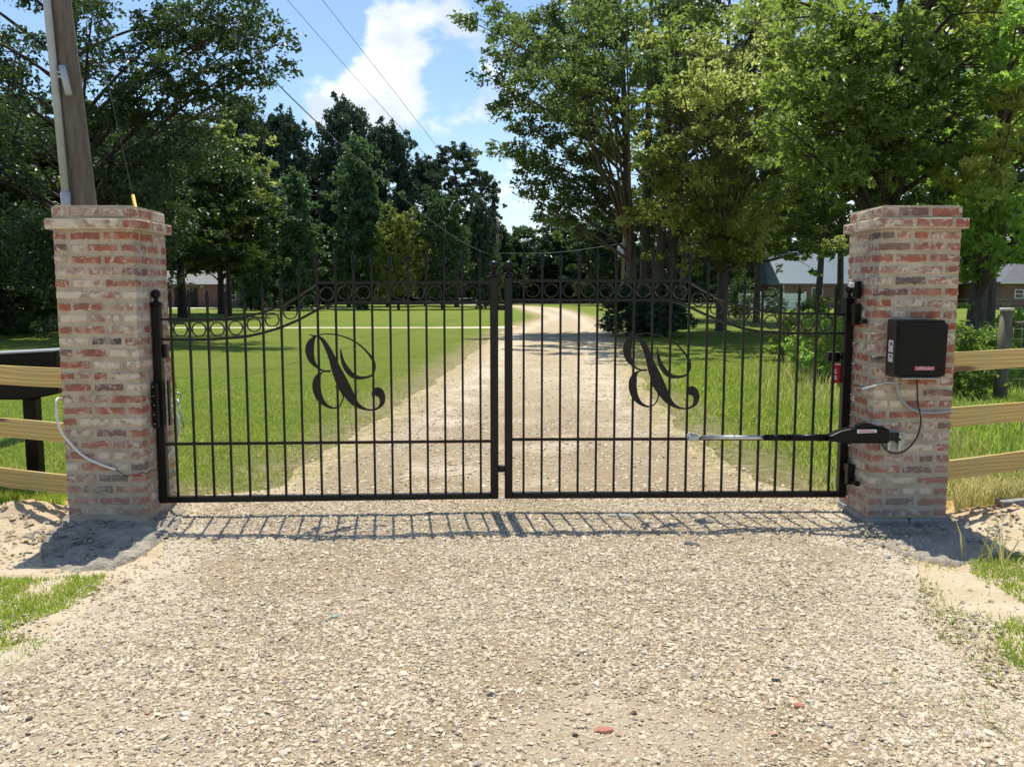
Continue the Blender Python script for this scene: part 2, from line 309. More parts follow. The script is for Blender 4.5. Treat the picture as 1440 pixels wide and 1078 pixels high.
# ------------------------------------------------------------------ mesh helpers
def link(name, me, m=None, parent=None, loc=None):
    o = bpy.data.objects.new(name, me); col.objects.link(o)
    if m is not None and me is not None and not me.materials: me.materials.append(m)
    if parent is not None: o.parent = parent
    if loc is not None: o.location = loc
    return o
def thing(name, label, cat, loc=(0, 0, 0), rz=0, group=None, me=None, m=None):
    o = link(name, me, m); o.location = loc; o.rotation_euler = (0, 0, rz); o['label'] = label; o['category'] = cat
    if group: o['group'] = group
    return o
class MB:
    def __init__(s): s.v = []; s.f = []; s.sm = []
    def add(s, vs, fs, smooth=False):
        o = len(s.v); s.v += [tuple(p) for p in vs]; s.f += [tuple(i + o for i in f) for f in fs]; s.sm += [smooth] * len(fs); return s
    def box(s, x0, y0, z0, x1, y1, z1, M=None):
        vs = [Vector(p) for p in ((x0, y0, z0), (x1, y0, z0), (x1, y1, z0), (x0, y1, z0), (x0, y0, z1), (x1, y0, z1), (x1, y1, z1), (x0, y1, z1))]
        if M is not None: vs = [M @ p for p in vs]
        return s.add(vs, [(0, 3, 2, 1), (4, 5, 6, 7), (0, 1, 5, 4), (1, 2, 6, 5), (2, 3, 7, 6), (3, 0, 4, 7)])
    def tube(s, pts, rad, n=8, cap=True, smooth=True):
        pts = [Vector(p) for p in pts]; k = len(pts)
        rad = [rad] * k if not hasattr(rad, '__len__') else rad
        vs = []; up = None
        for i, p in enumerate(pts):
            d = (pts[min(i + 1, k - 1)] - pts[max(i - 1, 0)]).normalized()
            if up is None:
                a = Vector((0, 0, 1)) if abs(d.z) < .9 else Vector((1, 0, 0)); up = d.cross(a).normalized()
            else: up = (up - d * up.dot(d)).normalized()
            q = d.cross(up)
            for j in range(n):
                an = 2 * math.pi * j / n; vs.append(p + (up * math.cos(an) + q * math.sin(an)) * rad[i])
        fs = [(i * n + j, i * n + (j + 1) % n, (i + 1) * n + (j + 1) % n, (i + 1) * n + j) for i in range(k - 1) for j in range(n)]
        s.add(vs, fs, smooth)
        if cap:
            o = len(s.v) - n * k
            s.f += [tuple(o + j for j in range(n))[::-1], tuple(o + (k - 1) * n + j for j in range(n))]; s.sm += [False, False]
        return s
    def lathe(s, c, prof, n=12, smooth=True):
        c = Vector(c); vs = []; k = len(prof)
        for r_, z in prof:
            for j in range(n): a = 2 * math.pi * j / n; vs.append(c + Vector((r_ * math.cos(a), r_ * math.sin(a), z)))
        fs = [(i * n + j, i * n + (j + 1) % n, (i + 1) * n + (j + 1) % n, (i + 1) * n + j) for i in range(k - 1) for j in range(n)]
        fs += [tuple(range(n))[::-1], tuple((k - 1) * n + j for j in range(n))]
        s.add(vs, fs, smooth); return s
    def prism(s, poly, y0, y1):                       # poly in (x,z), extruded along y
        n = len(poly); vs = [(x, y0, z) for x, z in poly] + [(x, y1, z) for x, z in poly]
        fs = [tuple(range(n)), tuple(range(n, 2 * n))[::-1]] + [(i, i + n, (i + 1) % n + n, (i + 1) % n) for i in range(n)]
        return s.add(vs, fs)
    def mesh(s, name, bevel=0.0, seg=1):
        me = bpy.data.meshes.new(name); me.from_pydata(s.v, [], s.f)
        me.polygons.foreach_set('use_smooth', s.sm)
        bm = bmesh.new(); bm.from_mesh(me)
        if bevel:
            bmesh.ops.bevel(bm, geom=[e for e in bm.edges if len(e.link_faces) == 2 and e.calc_face_angle(0) > .5], offset=bevel, segments=seg, affect='EDGES', profile=.5)
        bmesh.ops.recalc_face_normals(bm, faces=bm.faces); bm.to_mesh(me); bm.free(); me.update(); return me
    def obj(s, name, m, parent=None, bevel=0.0, seg=1, loc=None):
        return link(name, s.mesh(name, bevel, seg), m, parent, loc)
def np_mesh(name, verts, faces, m, smooth=False, attr=None):
    """verts (N,3), faces (M,k) all the same k"""
    me = bpy.data.meshes.new(name); N, (M, k) = len(verts), faces.shape
    me.vertices.add(N); me.vertices.foreach_set('co', np.ascontiguousarray(verts, dtype=np.float32).ravel())
    me.loops.add(M * k); me.loops.foreach_set('vertex_index', np.ascontiguousarray(faces, dtype=np.int32).ravel())
    me.polygons.add(M); me.polygons.foreach_set('loop_start', np.arange(0, M * k, k, dtype=np.int32)); me.polygons.foreach_set('loop_total', np.full(M, k, dtype=np.int32))
    me.polygons.foreach_set('use_smooth', np.full(M, smooth)); me.update(calc_edges=True)
    if attr is not None:
        a = me.attributes.new('edge', 'FLOAT', 'POINT'); a.data.foreach_set('value', attr.astype(np.float32))
    me.materials.append(m); return me

# ------------------------------------------------------------------ terrain
def vnoise(x, y, seed=0):
    xi = np.floor(x).astype(int); yi = np.floor(y).astype(int); fx = x - xi; fy = y - yi
    fx = fx * fx * (3 - 2 * fx); fy = fy * fy * (3 - 2 * fy)
    def h(a, b):
        n = (a * 374761393 + b * 668265263 + seed * 144665) & 0x7fffffff
        n = ((n ^ (n >> 13)) * 1274126177) & 0x7fffffff
        return ((n ^ (n >> 16)) & 0xffff) / 65535.0
    return (h(xi, yi) * (1 - fx) + h(xi + 1, yi) * fx) * (1 - fy) + (h(xi, yi + 1) * (1 - fx) + h(xi + 1, yi + 1) * fx) * fy
def fbm(x, y, seed=0, o=4):
    s = 0; a = .5
    for i in range(o): s = s + a * vnoise(x * 2 ** i, y * 2 ** i, seed + i * 17); a *= .5
    return s
def bumpf(x, y, cx, cy, rx, ry): return np.exp(-(((x - cx) / rx) ** 2 + ((y - cy) / ry) ** 2))
def hf(x, y):
    x = np.asarray(x, float); y = np.asarray(y, float)
    near = np.clip((9.5 - y) / 2, 0, 1) * np.clip((9 - np.abs(x)) / 2, 0, 1)
    h = (fbm(x * .8 + 5, y * .8, 3) - .47) * .05 + (fbm(x * 4, y * 4, 9) - .47) * .03 + (fbm(x * 11, y * 11, 19) - .47) * .012
    h = h + bumpf(x, y, -3.65, 5.95, .45, .28) * .10 + bumpf(x, y, 3.5, 5.75, .35, .3) * .07 - bumpf(x, y, -2.9, 4.9, .6, .35) * .03
    h = h + (bumpf(x, y, -3.6, 5.85, .55, .4) + bumpf(x, y, 3.6, 5.6, .5, .4)) * (np.abs(fbm(x * 6, y * 6, 55) - .47) * .22 + (fbm(x * 14, y * 14, 56) - .47) * .05)
    gate = np.clip(1 - np.abs(y - 6.0) / .5, 0, 1) * np.clip(1 - (np.abs(x) - 2.6) / .5, 0, 1)
    return h * near * (1 - .6 * gate)
def gline(lo, hi, fine_lo, fine_hi, step, grow):
    a = list(np.arange(fine_lo, fine_hi + 1e-6, step)); s = step
    while a[-1] < hi: s *= grow; a.append(a[-1] + s)
    s = step; b = []
    p = fine_lo
    while p > lo: s *= grow; p -= s; b.append(p)
    return np.array(b[::-1] + a)
xs = gline(-900, 900, -6, 6, .06, 1.12); ys = gline(-300, 1500, 2.0, 9.5, .06, 1.12)
X, Yg = np.meshgrid(xs, ys); Z = hf(X, Yg)
def grid_faces(nx, ny):
    i = np.arange(nx * ny).reshape(ny, nx); return np.stack([i[:-1, :-1], i[:-1, 1:], i[1:, 1:], i[1:, :-1]], -1).reshape(-1, 4)
gf = grid_faces(len(xs), len(ys))
g = link('ground', np_mesh('ground', np.stack([X.ravel(), Yg.ravel(), Z.ravel()], 1), gf, MT['dirt'], True)); g['kind'] = 'structure'

# driveway outline: left and right edge as functions of the distance
def edge_table(pts): return np.array([p[0] for p in pts]), np.array([p[1] for p in pts])
def gx(u, v): p = G(u, v); return p.y, p.x
LE = sorted([gx(-420, 1000), gx(-60, 925), gx(60, 885), gx(150, 830), gx(235, 765), gx(275, 700), gx(372, 690), gx(450, 645), gx(520, 600), gx(600, 545), gx(655, 505), gx(690, 475), gx(722, 460), gx(757, 449), gx(764, 445), gx(752, 440), (85, .6), (95, -1.0), (105, -6), (120, -20)])
RE = sorted([gx(1640, 1078), gx(1400, 970), gx(1300, 880), gx(1262, 800), gx(1205, 745), gx(1165, 700), gx(1060, 680), gx(1000, 640), gx(945, 590), gx(905, 540), gx(880, 505), gx(864, 475), gx(848, 457), gx(833, 447), gx(815, 441), (85, 4.6), (95, 2.0), (105, -1.5), (120, -12)])
LY, LX = edge_table(LE); RY, RX = edge_table(RE)
def le(y): return np.interp(y, LY, LX) + (fbm(np.asarray(y) * 1.3, np.asarray(y) * 0 + 2, 31) - .47) * .35
def re_(y): return np.interp(y, RY, RX) + (fbm(np.asarray(y) * 1.3, np.asarray(y) * 0 + 8, 41) - .47) * .35
yl = gline(1.0, 119, 2.0, 9.5, .06, 1.035); yl = yl[(yl > 1.0) & (yl < 119)]
def strip(name, ylist, fl, fr, nx, zoff, m, edgef, power=1.0):
    tt = np.linspace(0, 1, nx) ** power
    L = fl(ylist)[:, None]; Rr = fr(ylist)[:, None]
    Xs = L + (Rr - L) * tt[None, :]; Ys = np.repeat(ylist[:, None], nx, 1)
    Zs = hf(Xs, Ys) + zoff
    me = np_mesh(name, np.stack([Xs.ravel(), Ys.ravel(), Zs.ravel()], 1), grid_faces(nx, len(ylist)), m, True, edgef(Xs, Ys).ravel())
    o = link(name, me); o['kind'] = 'structure'; return o
strip('driveway', yl, le, re_, 110, .012, MT['gravel'], lambda x, y: np.minimum(x - le(y), re_(y) - x))
yl2 = np.concatenate([np.arange(6.45, 12, .12), gline(12, 108, 12, 13, .15, 1.05)[1:]]); yl2 = yl2[yl2 < 108]; yl2 = np.unique(yl2)
lawn = strip('lawn', yl2, lambda y: le(y) + .05, lambda y: np.minimum(-6 - y * 1.4, le(y) - 1), 90, .006, MT['lawn'], lambda x, y: np.minimum(le(y) - x, (y - 6.3) * .8), 2.2)
verge = strip('verge', yl2, lambda y: re_(y) - .05, lambda y: 6 + y * 1.4, 90, .006, MT['lawn'], lambda x, y: np.minimum(x - re_(y), (y - 6.2) * .8), 2.2)
# pale path crossing the lawn
me = MB(); yy = 37.9
pp = [(-60, 37.7, 38.6), (-20, 37.6, 38.5), (-4, 37.6, 38.5), (-1.5, 37.5, 38.9), (.8, 37.2, 40.4)]
me.add([(x, a, .009) for x, a, b in pp] + [(x, b, .009) for x, a, b in pp], [(i, i + 1, i + 6, i + 5) for i in range(4)])
o = me.obj('path', MT['path']); o['kind'] = 'structure'
me = MB(); me.add([(-120, 82.5, .009), (-14, 82.5, .009), (-14, 86, .009), (-120, 86, .009)], [(0, 1, 2, 3)])
o = me.obj('far_road', MT['path']); o['kind'] = 'structure'

# ------------------------------------------------------------------ brick pillars
def brick_mesh(name, L, D, Hh, seed, m):
    r_ = random.Random(seed); mb = MB(); c = .006
    vs = []; idx = {}
    for sx in (-1, 1):
        for sy in (-1, 1):
            for sz in (-1, 1):
                for ax in range(3):
                    p = [sx * L / 2, sy * D / 2, sz * Hh / 2]
                    for k in range(3):
                        if k != ax: p[k] -= (sx, sy, sz)[k] * (c + r_.uniform(0, .005))
                        else: p[k] += r_.uniform(-.0012, .0012)
                    idx[(sx, sy, sz, ax)] = len(vs); vs.append(p)
    bm = bmesh.new(); bv = [bm.verts.new(p) for p in vs]
    bmesh.ops.convex_hull(bm, input=bv)
    me = bpy.data.meshes.new(name); bm.to_mesh(me); bm.free(); me.materials.append(m); return me
_bc = {}
def get_brick(L, D, Hh, var, mi):
    k = (round(L, 3), round(D, 3), round(Hh, 3), var, mi)
    if k not in _bc: _bc[k] = brick_mesh('brick', L, D, Hh, hash(k) & 0xffff, BRICKS[mi][0])
    return _bc[k]
bw = [b[1] for b in BRICKS]
def pillar(cx, cy, zb, label, seed, skip=None):
    r_ = random.Random(seed); W = .535; root = thing('brick_pillar', label, 'pillar', (cx, cy, zb), group='brick gate pillars')
    n = 27; top = 2.158 - zb; pitch = top / (n + 1); hh = pitch * .73; j = .020; Ls = (W - .092 - 2 * j) / 2
    core = MB(); i = .005
    core.box(-W / 2 + i, -W / 2 + i, 0, W / 2 - i, W / 2 - i, pitch * (n - 1) + .002)
    ov = .034
    core.box(-W / 2 - ov + i, -W / 2 - ov + i, pitch * (n - 1) + .003, W / 2 + ov - i, W / 2 + ov - i, pitch * n - .002)
    core.box(-W / 2 + i, -W / 2 + i, pitch * n - .001, W / 2 - i, W / 2 - i, top)
    core.obj('mortar', MT['mortar'], root)
    for row in range(n + 1):
        w2 = W / 2 + (ov if row == n - 1 else 0); Wr = 2 * w2
        z = pitch * (row + .5) + (.002 if row >= n - 1 else 0); h2 = hh if row < n - 1 else pitch * .86
        L1 = (Wr - .092 - 2 * j) / 2
        rev = row % 2
        for side in range(4):
            a = -w2 + (.092 + j if rev else 0) + (0 if rev else 0)
            sizes = [L1, L1]
            if r_.random() < .22: sizes = r_.choice([[L1 * .5 - j / 2, L1 * .5 - j / 2, L1], [L1, L1 * .5 - j / 2, L1 * .5 - j / 2]])
            x = a
            for Lb in sizes:
                mi = r_.choices(range(len(BRICKS)), bw)[0]
                if row > n - 2: mi = r_.choices([0, 2, 3, 5], [5, 4, 4, 1])[0]
                me_ = get_brick(Lb, .092, h2, r_.randrange(4), mi)
                o = link('brick', me_, None, root)
                p = Vector((x + Lb / 2, -w2 + .046 - r_.uniform(-.0015, .0015), z + r_.uniform(-.0025, .0025)))
                rot = Matrix.Rotation(side * math.pi / 2, 4, 'Z')
                o.location = rot @ p; o.rotation_euler = (0, r_.uniform(-.008, .008), side * math.pi / 2 + r_.uniform(-.006, .006))
                x += Lb + j
    cap = MB(); cap.box(-W / 2 + .012, -W / 2 + .012, top, W / 2 - .012, W / 2 - .012, top + .006); cap.obj('top_slab', MT['mortar'], root, .004)
    return root
PF = 5.70; PC = PF + .2675
pillar(-2.765, PC, -.01, 'pale washed red brick gate pillar at the left, white tube looped across its lower front', 3)
pillar(2.70, PC, .063, 'red brick gate pillar at the right that carries the black control box', 8)

# concrete footing and cement spills
t_ = thing('concrete_footing', 'low grey concrete footing block under the right brick pillar', 'footing', (2.70, PC, 0))
mb = MB(); mb.box(-.275, -.285, -.06, .01, .27, .061); mb.obj('block', MT['conc_block'], t_, .012)
mb = MB(); mb.box(.02, -.275, -.06, .275, .27, .060); mb.obj('block', MT['conc_block'], t_, .014)
def spill(name, label, poly, hgt, cx, cy, seed, step=.018, sl=.5):
    P = np.array([(p.x, p.y) for p in poly]); x0, y0 = P.min(0) - .05; x1, y1 = P.max(0) + .05
    gx_ = np.arange(x0, x1, step); gy_ = np.arange(y0, y1, step); XX, YY = np.meshgrid(gx_, gy_)
    d = np.full(XX.shape, 1e9); ins = np.zeros(XX.shape, bool)
    for k in range(len(P)):
        a = P[k]; b = P[(k + 1) % len(P)]; ab = b - a
        tt = np.clip(((XX - a[0]) * ab[0] + (YY - a[1]) * ab[1]) / (ab @ ab), 0, 1)
        d = np.minimum(d, np.hypot(XX - a[0] - tt * ab[0], YY - a[1] - tt * ab[1]))
        c = (a[1] > YY) != (b[1] > YY); xi = a[0] + (YY - a[1]) / (ab[1] if abs(ab[1]) > 1e-9 else 1e-9) * ab[0]
        ins ^= c & (XX < xi)
    s = np.where(ins, d, -d) + (fbm(XX * 7, YY * 7, seed) - .47) * .12
    zz_ = hf(XX, YY) + np.clip(s / .16, -1, 1) * hgt + (fbm(XX * 9, YY * 9, seed + 5, 5) - .47) * .075 * (s > 0) + np.abs(fbm(XX * 20, YY * 20, seed + 8, 3) - .44) * .07 * (s > 0) + .004
    zz_ = zz_ + np.clip(np.floor(fbm(XX * 3, YY * 3, seed + 2) * 9) / 9 - .4, 0, 1) * .05
    zz_ = np.where(s < 0, hf(XX, YY) - .05, zz_)
    f = grid_faces(len(gx_), len(gy_)); keep = (s.ravel()[f] > -.08).any(1)
    o = link(name, np_mesh(name, np.stack([XX.ravel(), YY.ravel(), zz_.ravel()], 1), f[keep], MT['spill'], True)); o['label'] = label; o['category'] = 'cement'; return o
spill('cement_spill', 'rough grey cement spilled around the foot of the left pillar', [G(88, 738), G(52, 770), G(80, 800), G(160, 800), G(225, 765), G(270, 715), G(240, 700), Vector((-3.05, 6.3, 0))], .020, 0, 0, 5)
spill('cement_spill', 'broken grey cement spilled in front of the right pillar', [G(1185, 695), G(1180, 735), G(1215, 765), G(1262, 783), G(1340, 800), G(1410, 785), G(1350, 735), Vector((3.05, 6.3, 0)), Vector((2.4, 6.3, 0))], .002, 0, 0, 15)

# ------------------------------------------------------------------ gate leaves
def interp(xs_, zs_, x): return float(np.interp(x, xs_, zs_))
def spear(h):
    return [(.009, 0), (.014, .004), (.014, .012), (.009, .016), (.009, .022), (.013, .026), (.013, .032), (.008, .036), (.015, .05), (.013, .066), (.006, .095), (.001, .118)]
SPEAR = MB().lathe((0, 0, 0), spear(1), 8).mesh('spearhead'); SPEAR.materials.append(MT['iron'])
rp = MB()
nn = 20; vs = []; fs = []
for i_ in range(nn):
    a = 2 * math.pi * i_ / nn
    for r0, y0 in ((.051, -.009), (.051, .009), (.0435, .009), (.0435, -.009)): vs.append((r0 * math.cos(a), y0, r0 * math.sin(a)))
for i_ in range(nn):
    for k in range(4): fs.append((i_ * 4 + k, i_ * 4 + (k + 1) % 4, ((i_ + 1) % nn) * 4 + (k + 1) % 4, ((i_ + 1) % nn) * 4 + k))
rp.add(vs, fs, False); RING = rp.mesh('ring'); RING.materials.append(MT['iron'])
BALL = MB().lathe((0, 0, 0), [(.040, 0), (.040, .010), (.030, .014), (.016, .020), (.012, .032), (.018, .040), (.026, .050), (.031, .062), (.032, .072), (.028, .086), (.018, .097), (.003, .102)], 16).mesh('ball_finial'); BALL.materials.append(MT['iron'])
MONO = [
 [(193, 524, 4), (212, 532, 14), (235, 556, 24), (262, 605, 34), (285, 660, 42), (305, 720, 56), (328, 775, 68), (352, 830, 72), (380, 880, 62), (410, 925, 44), (440, 952, 26), (475, 969, 15), (510, 975, 10), (540, 971, 12), (565, 955, 18), (580, 930, 30), (580, 895, 40), (562, 868, 56), (545, 868, 56), (528, 880, 26), (522, 892, 6)],
 [(150, 514, 3), (166, 521, 9), (185, 526, 10), (205, 521, 8), (240, 514, 7), (280, 514, 8), (330, 522, 8), (380, 538, 9), (425, 562, 9), (465, 592, 10), (498, 627, 12), (522, 660, 15), (536, 692, 16), (538, 722, 13), (530, 750, 10), (512, 768, 12), (485, 777, 15), (455, 779, 20), (425, 774, 26), (400, 760, 31), (378, 736, 32), (359, 705, 28), (346, 670, 20), (339, 635, 13), (336, 600, 3)],
 [(196, 526, 5), (180, 537, 20), (163, 562, 40), (153, 595, 52), (153, 630, 50), (161, 665, 40), (176, 692, 28), (195, 713, 16), (215, 728, 11), (240, 737, 11), (262, 737, 13), (276, 736, 8)],
 [(247, 738, 4), (222, 746, 9), (203, 762, 26), (191, 795, 46), (188, 835, 50), (195, 875, 47), (210, 910, 38), (235, 938, 25), (262, 955, 16), (292, 962, 10), (318, 952, 8), (337, 929, 8), (346, 900, 8), (343, 872, 8), (330, 849, 8), (314, 836, 9), (296, 830, 4)]]
def catmull(pts, sub=4):
    out = []; n = len(pts)
    for i in range(n - 1):
        p0, p1, p2, p3 = (np.array(pts[max(i - 1, 0)], float), np.array(pts[i], float), np.array(pts[i + 1], float), np.array(pts[min(i + 2, n - 1)], float))
        for k in range(sub):
            t0 = k / sub; out.append(.5 * ((2 * p1) + (-p0 + p2) * t0 + (2 * p0 - 5 * p1 + 4 * p2 - p3) * t0 ** 2 + (-p0 + 3 * p1 - 3 * p2 + p3) * t0 ** 3))
    out.append(np.array(pts[-1], float)); return out
def mono_mesh():
    mb = MB()
    for si, st in enumerate(MONO):
        pts = catmull(st, 4); k = .001165; yo = -.0008 * si
        c = [((p[0] - 360) * k, -(p[1] - 745) * k) for p in pts]; wd = [max(p[2], 2) * k / 2 for p in pts]
        vs = []; n = len(c)
        for i in range(n):
            dx = c[min(i + 1, n - 1)][0] - c[max(i - 1, 0)][0]; dz = c[min(i + 1, n - 1)][1] - c[max(i - 1, 0)][1]; l = math.hypot(dx, dz) or 1
            nx, nz = -dz / l, dx / l
            for y in (-.003 + yo, .003 + yo):
                vs.append((c[i][0] + nx * wd[i], y, c[i][1] + nz * wd[i])); vs.append((c[i][0] - nx * wd[i], y, c[i][1] - nz * wd[i]))
        fs = [(0, 1, 3, 2), (n * 4 - 4, n * 4 - 3, n * 4 - 1, n * 4 - 2)]
        for i in range(n - 1):
            a, b = i * 4, (i + 1) * 4
            fs += [(a, b, b + 1, a + 1), (a + 2, a + 3, b + 3, b + 2), (a, a + 2, b + 2, b), (a + 1, b + 1, b + 3, a + 3)]
        mb.add(vs, fs)
    return mb.mesh('monogram')
MONOM = mono_mesh(); MONOM.materials.append(MT['iron_flat'])
def gate_leaf(label, x0, y0, x1, y1, sgn, s0, pitch, top, low, zh, zbot, zmid, mono_s, lab_pos):
    """sgn +1: hinge on the left, local x runs to the centre; -1 mirrored"""
    Lg = math.hypot(x1 - x0, y1 - y0); ang = math.atan2((y1 - y0) * sgn, (x1 - x0) * sgn)
    root = thing('driveway_gate', label, 'gate', (x0, y0, 0), ang, 'black iron driveway gate leaves'); I = MT['iron']; X = lambda s: s * sgn
    h = .0285
    def post(s, zt):
        mb = MB(); mb.box(X(s) - h, -h, zbot, X(s) + h, h, zt)
        p = mb.obj('post', I, root, .004); c = MB(); c.box(X(s) - .036, -.036, zt + .0005, X(s) + .036, .036, zt + .014); c.obj('cap', I, p, .004)
        b = link('ball_finial', BALL, None, p, (X(s), 0, zt + .0145)); return p
    hp = post(0, zh); cp = post(Lg - .0, 1.70)
    a, b = sorted((X(h), X(Lg - h)))
    mb = MB(); mb.box(a, -.022, zbot, b, .022, zbot + .043); mb.obj('bottom_rail', I, root, .003)
    mb = MB(); mb.box(a, -.016, zmid - .011, b, -.0085, zmid + .011); mb.obj('middle_rail', I, root, .002)
    def rail(name, curve, hh):
        ss = sorted(set([h] + [c[0] for c in curve if h < c[0] < Lg - h] + [Lg - h])); n = len(ss); mb = MB(); vs = []
        for s in ss:
            z = interp([c[0] for c in curve], [c[1] for c in curve], s)
            for y, dz in ((-.0175, -hh), (.0175, -hh), (.0175, hh), (-.0175, hh)): vs.append((X(s), y, z + dz))
        fs = [(i * 4 + k, i * 4 + (k + 1) % 4, (i + 1) * 4 + (k + 1) % 4, (i + 1) * 4 + k) for i in range(n - 1) for k in range(4)] + [(0, 1, 2, 3), (n * 4 - 1, n * 4 - 2, n * 4 - 3, n * 4 - 4)]
        mb.add(vs, fs); mb.obj(name, I, root)
    rail('upper_rail', top, .0085); rail('lower_arch_rail', low, .0095)
    tz = lambda s: interp([c[0] for c in top], [c[1] for c in top], s)
    lz = lambda s: interp([c[0] for c in low], [c[1] for c in low], s)
    for k in range(18):
        s = s0 + pitch * k; z = tz(s) + .095; mb = MB(); q = .0078
        mb.box(-q, -q, 0, q, q, z - zbot - .043); p = mb.obj('picket', I, root, loc=(X(s), 0, zbot + .043))
        link('spearhead', SPEAR, None, p, (0, 0, z - zbot - .043))
    for k in range(17):
        s = s0 + pitch * (k + .5); link('ring', RING, None, root, (X(s), 0, (tz(s) + lz(s)) / 2))
    m_ = link('monogram', MONOM, None, root, (X(mono_s) if sgn > 0 else -mono_s, -.024, 1.036)); return root
topL = [(0, 1.408), (.47, 1.408), (.603, 1.423), (.728, 1.455), (.855, 1.50), (.98, 1.572), (1.11, 1.662), (2.5, 1.668)]
lowL = [(0, 1.27), (.35, 1.268), (.6, 1.286), (.724, 1.313), (.853, 1.352), (.977, 1.405), (1.106, 1.474), (1.175, 1.506), (1.236, 1.521), (1.3, 1.525), (2.5, 1.525)]
GL = gate_leaf('left black iron gate leaf, with lawn behind its scroll monogram', -2.466, 5.94, -.127, 6.06, 1, .095, .1264, topL, lowL, 1.50, .112, .534, 1.291, 0)
o_ = .022
topR = [(0, 1.44), (.44, 1.446), (.605 + o_, 1.465), (.734 + o_, 1.494), (.871 + o_, 1.535), (.999 + o_, 1.60), (1.134 + o_, 1.678), (2.5, 1.678)]
lowR = [(0, 1.304), (.45, 1.304), (.60 + o_, 1.315), (.733 + o_, 1.34), (.867 + o_, 1.387), (1.0 + o_, 1.437), (1.134 + o_, 1.50), (1.2 + o_, 1.526), (1.266 + o_, 1.538), (1.34, 1.54), (2.5, 1.54)]
GR = gate_leaf('right black iron gate leaf, with the opener arm fixed to its middle rail', 2.397, 6.10, -.025, 6.06, -1, .07 + .024, .1306, topR, lowR, 1.535, .114, .546, 1.337, 0)
# centre stops that bridge the gap (fixed to the left leaf), hinge gear
Lg_ = math.hypot(2.339, .12)
for z0, z1 in ((1.468, 1.508), (.307, .352)):
    mb = MB(); mb.box(Lg_ + .029, -.02, z0, Lg_ + .029 + .044, .02, z1); mb.obj('gate_stop', MT['iron'], GL, .003)
mb = MB(); mb.box(-.024, -.095, .66, .010, -.0295, .98); lp = mb.obj('latch_plate', MT['plastic'], GL, .004)
for k in range(5):
    b = MB(); b.lathe((0, 0, 0), [(.005, 0), (.005, .004), (.002, .006)], 6); bo = b.obj('bolt', MT['chrome'], lp, loc=(-.012, -.0955, .69 + k * .065)); bo.rotation_euler = (R(90), 0, 0)
mb = MB(); mb.box(.040, .02, .66, .052, .06, .98); mb.obj('hinge_plate', MT['iron'], GL, .003)
mb = MB(); mb.box(.030, .005, 1.14, .052, .055, 1.235); mb.obj('hinge_plate', MT['iron'], GL, .003)
for zc, xo in ((1.43, 0), (.30, .0)):
    mb = MB(); mb.box(-.01, -.11, zc + .02, .014, -.0295, zc + .08); mb.box(-.022, -.16, zc - .06, .024, -.1105, zc + .085); hb = mb.obj('hinge_bracket', MT['iron'], GR, .003)
    mb = MB(); mb.tube([(.008, -.16, zc - .032), (.008, -.225, zc - .032)], .010, 8); mb.tube([(.008, -.225, zc - .032), (.008, -.26, zc - .032)], .019, 6, smooth=False); mb.obj('hinge_bolt', MT['iron'], hb)

# ------------------------------------------------------------------ gate opener
def flat(name, m, pts, y0, y1, parent, bevel=.004, seg=1):
    mb = MB(); mb.prism(pts, y0, y1); return mb.obj(name, m, parent, bevel, seg)
def Z2(px, py, y=5.66): p = PY(1150 + px / 9, 580 + py / 9, y); return (p.x, p.z)
OP = thing('gate_opener_arm', 'black linear gate opener with a shiny steel rod between right pillar and gate', 'gate opener', (2.47, 5.60, .55))
def par(o, root):
    if o.parent is None: o.parent = root
    o.location = Vector(o.location) - root.location; return o
def wobj(mb, name, m, root, bevel=0.0, seg=1):          # world-space geometry under a root that only translates
    sh = Vector(root.location); mb.v = [tuple(Vector(p) - sh) for p in mb.v]; return mb.obj(name, m, root, bevel, seg)
hp_ = [Z2(*p) for p in ((112, 350), (112, 282), (250, 218), (380, 188), (500, 190), (700, 186), (790, 165), (855, 195), (872, 240), (872, 350), (840, 372), (300, 372), (190, 352))]
mb = MB(); mb.prism(hp_, 5.60, 5.70 - .012); housing = wobj(mb, 'housing', MT['plastic'], OP, .010, 2)
kp = [Z2(*p) for p in ((468, 185), (480, 150), (520, 122), (620, 120), (730, 160), (738, 178), (560, 196), (500, 193))]
mb = MB(); mb.prism(kp, 5.615, 5.675); wobj(mb, 'release_cover', MT['plastic'], OP, .005, 2)
lp_ = [Z2(*p, y=5.60) for p in ((497, 262), (497, 215), (745, 212), (745, 252))]
mb = MB(); mb.prism(lp_, 5.5975, 5.6005); lab = wobj(mb, 'label', MT['label'], OP)
a = PY(976, 614.5, 5.99); b_ = PY(1075, 615, 5.80); c_ = PY(1166, 615, 5.655)
d_ = PY(986, 614.6, 5.97)
mb = MB(); mb.tube([d_, b_], .014, 10); wobj(mb, 'rod', MT['chrome'], OP)
mb = MB(); mb.tube([b_, b_.lerp(c_, .32)], .022, 10); mb.tube([b_.lerp(c_, .32), b_.lerp(c_, .34), b_.lerp(c_, .36)], [.024, .026, .024], 10); mb.tube([b_.lerp(c_, .36), c_], .024, 10)
wobj(mb, 'tube', MT['plastic'], OP)
mb = MB(); mb.box(a.x - .045, 5.955, a.z - .022, a.x + .03, 6.035, a.z + .018); mb.box(a.x - .03, 5.95, a.z + .019, a.x + .012, 6.0, a.z + .028); wobj(mb, 'gate_bracket', MT['zinc'], OP, .003)
mb = MB(); e0 = PY(1246, 612, 5.655); e1 = PY(1266, 612, 5.655); mb.box(e0.x, 5.635, e0.z - .022, e1.x - .03, 5.675, e0.z + .018); mb.box(e0.x + .03, 5.64, e0.z - .035, e1.x, 5.67, e0.z - .022 + .004)
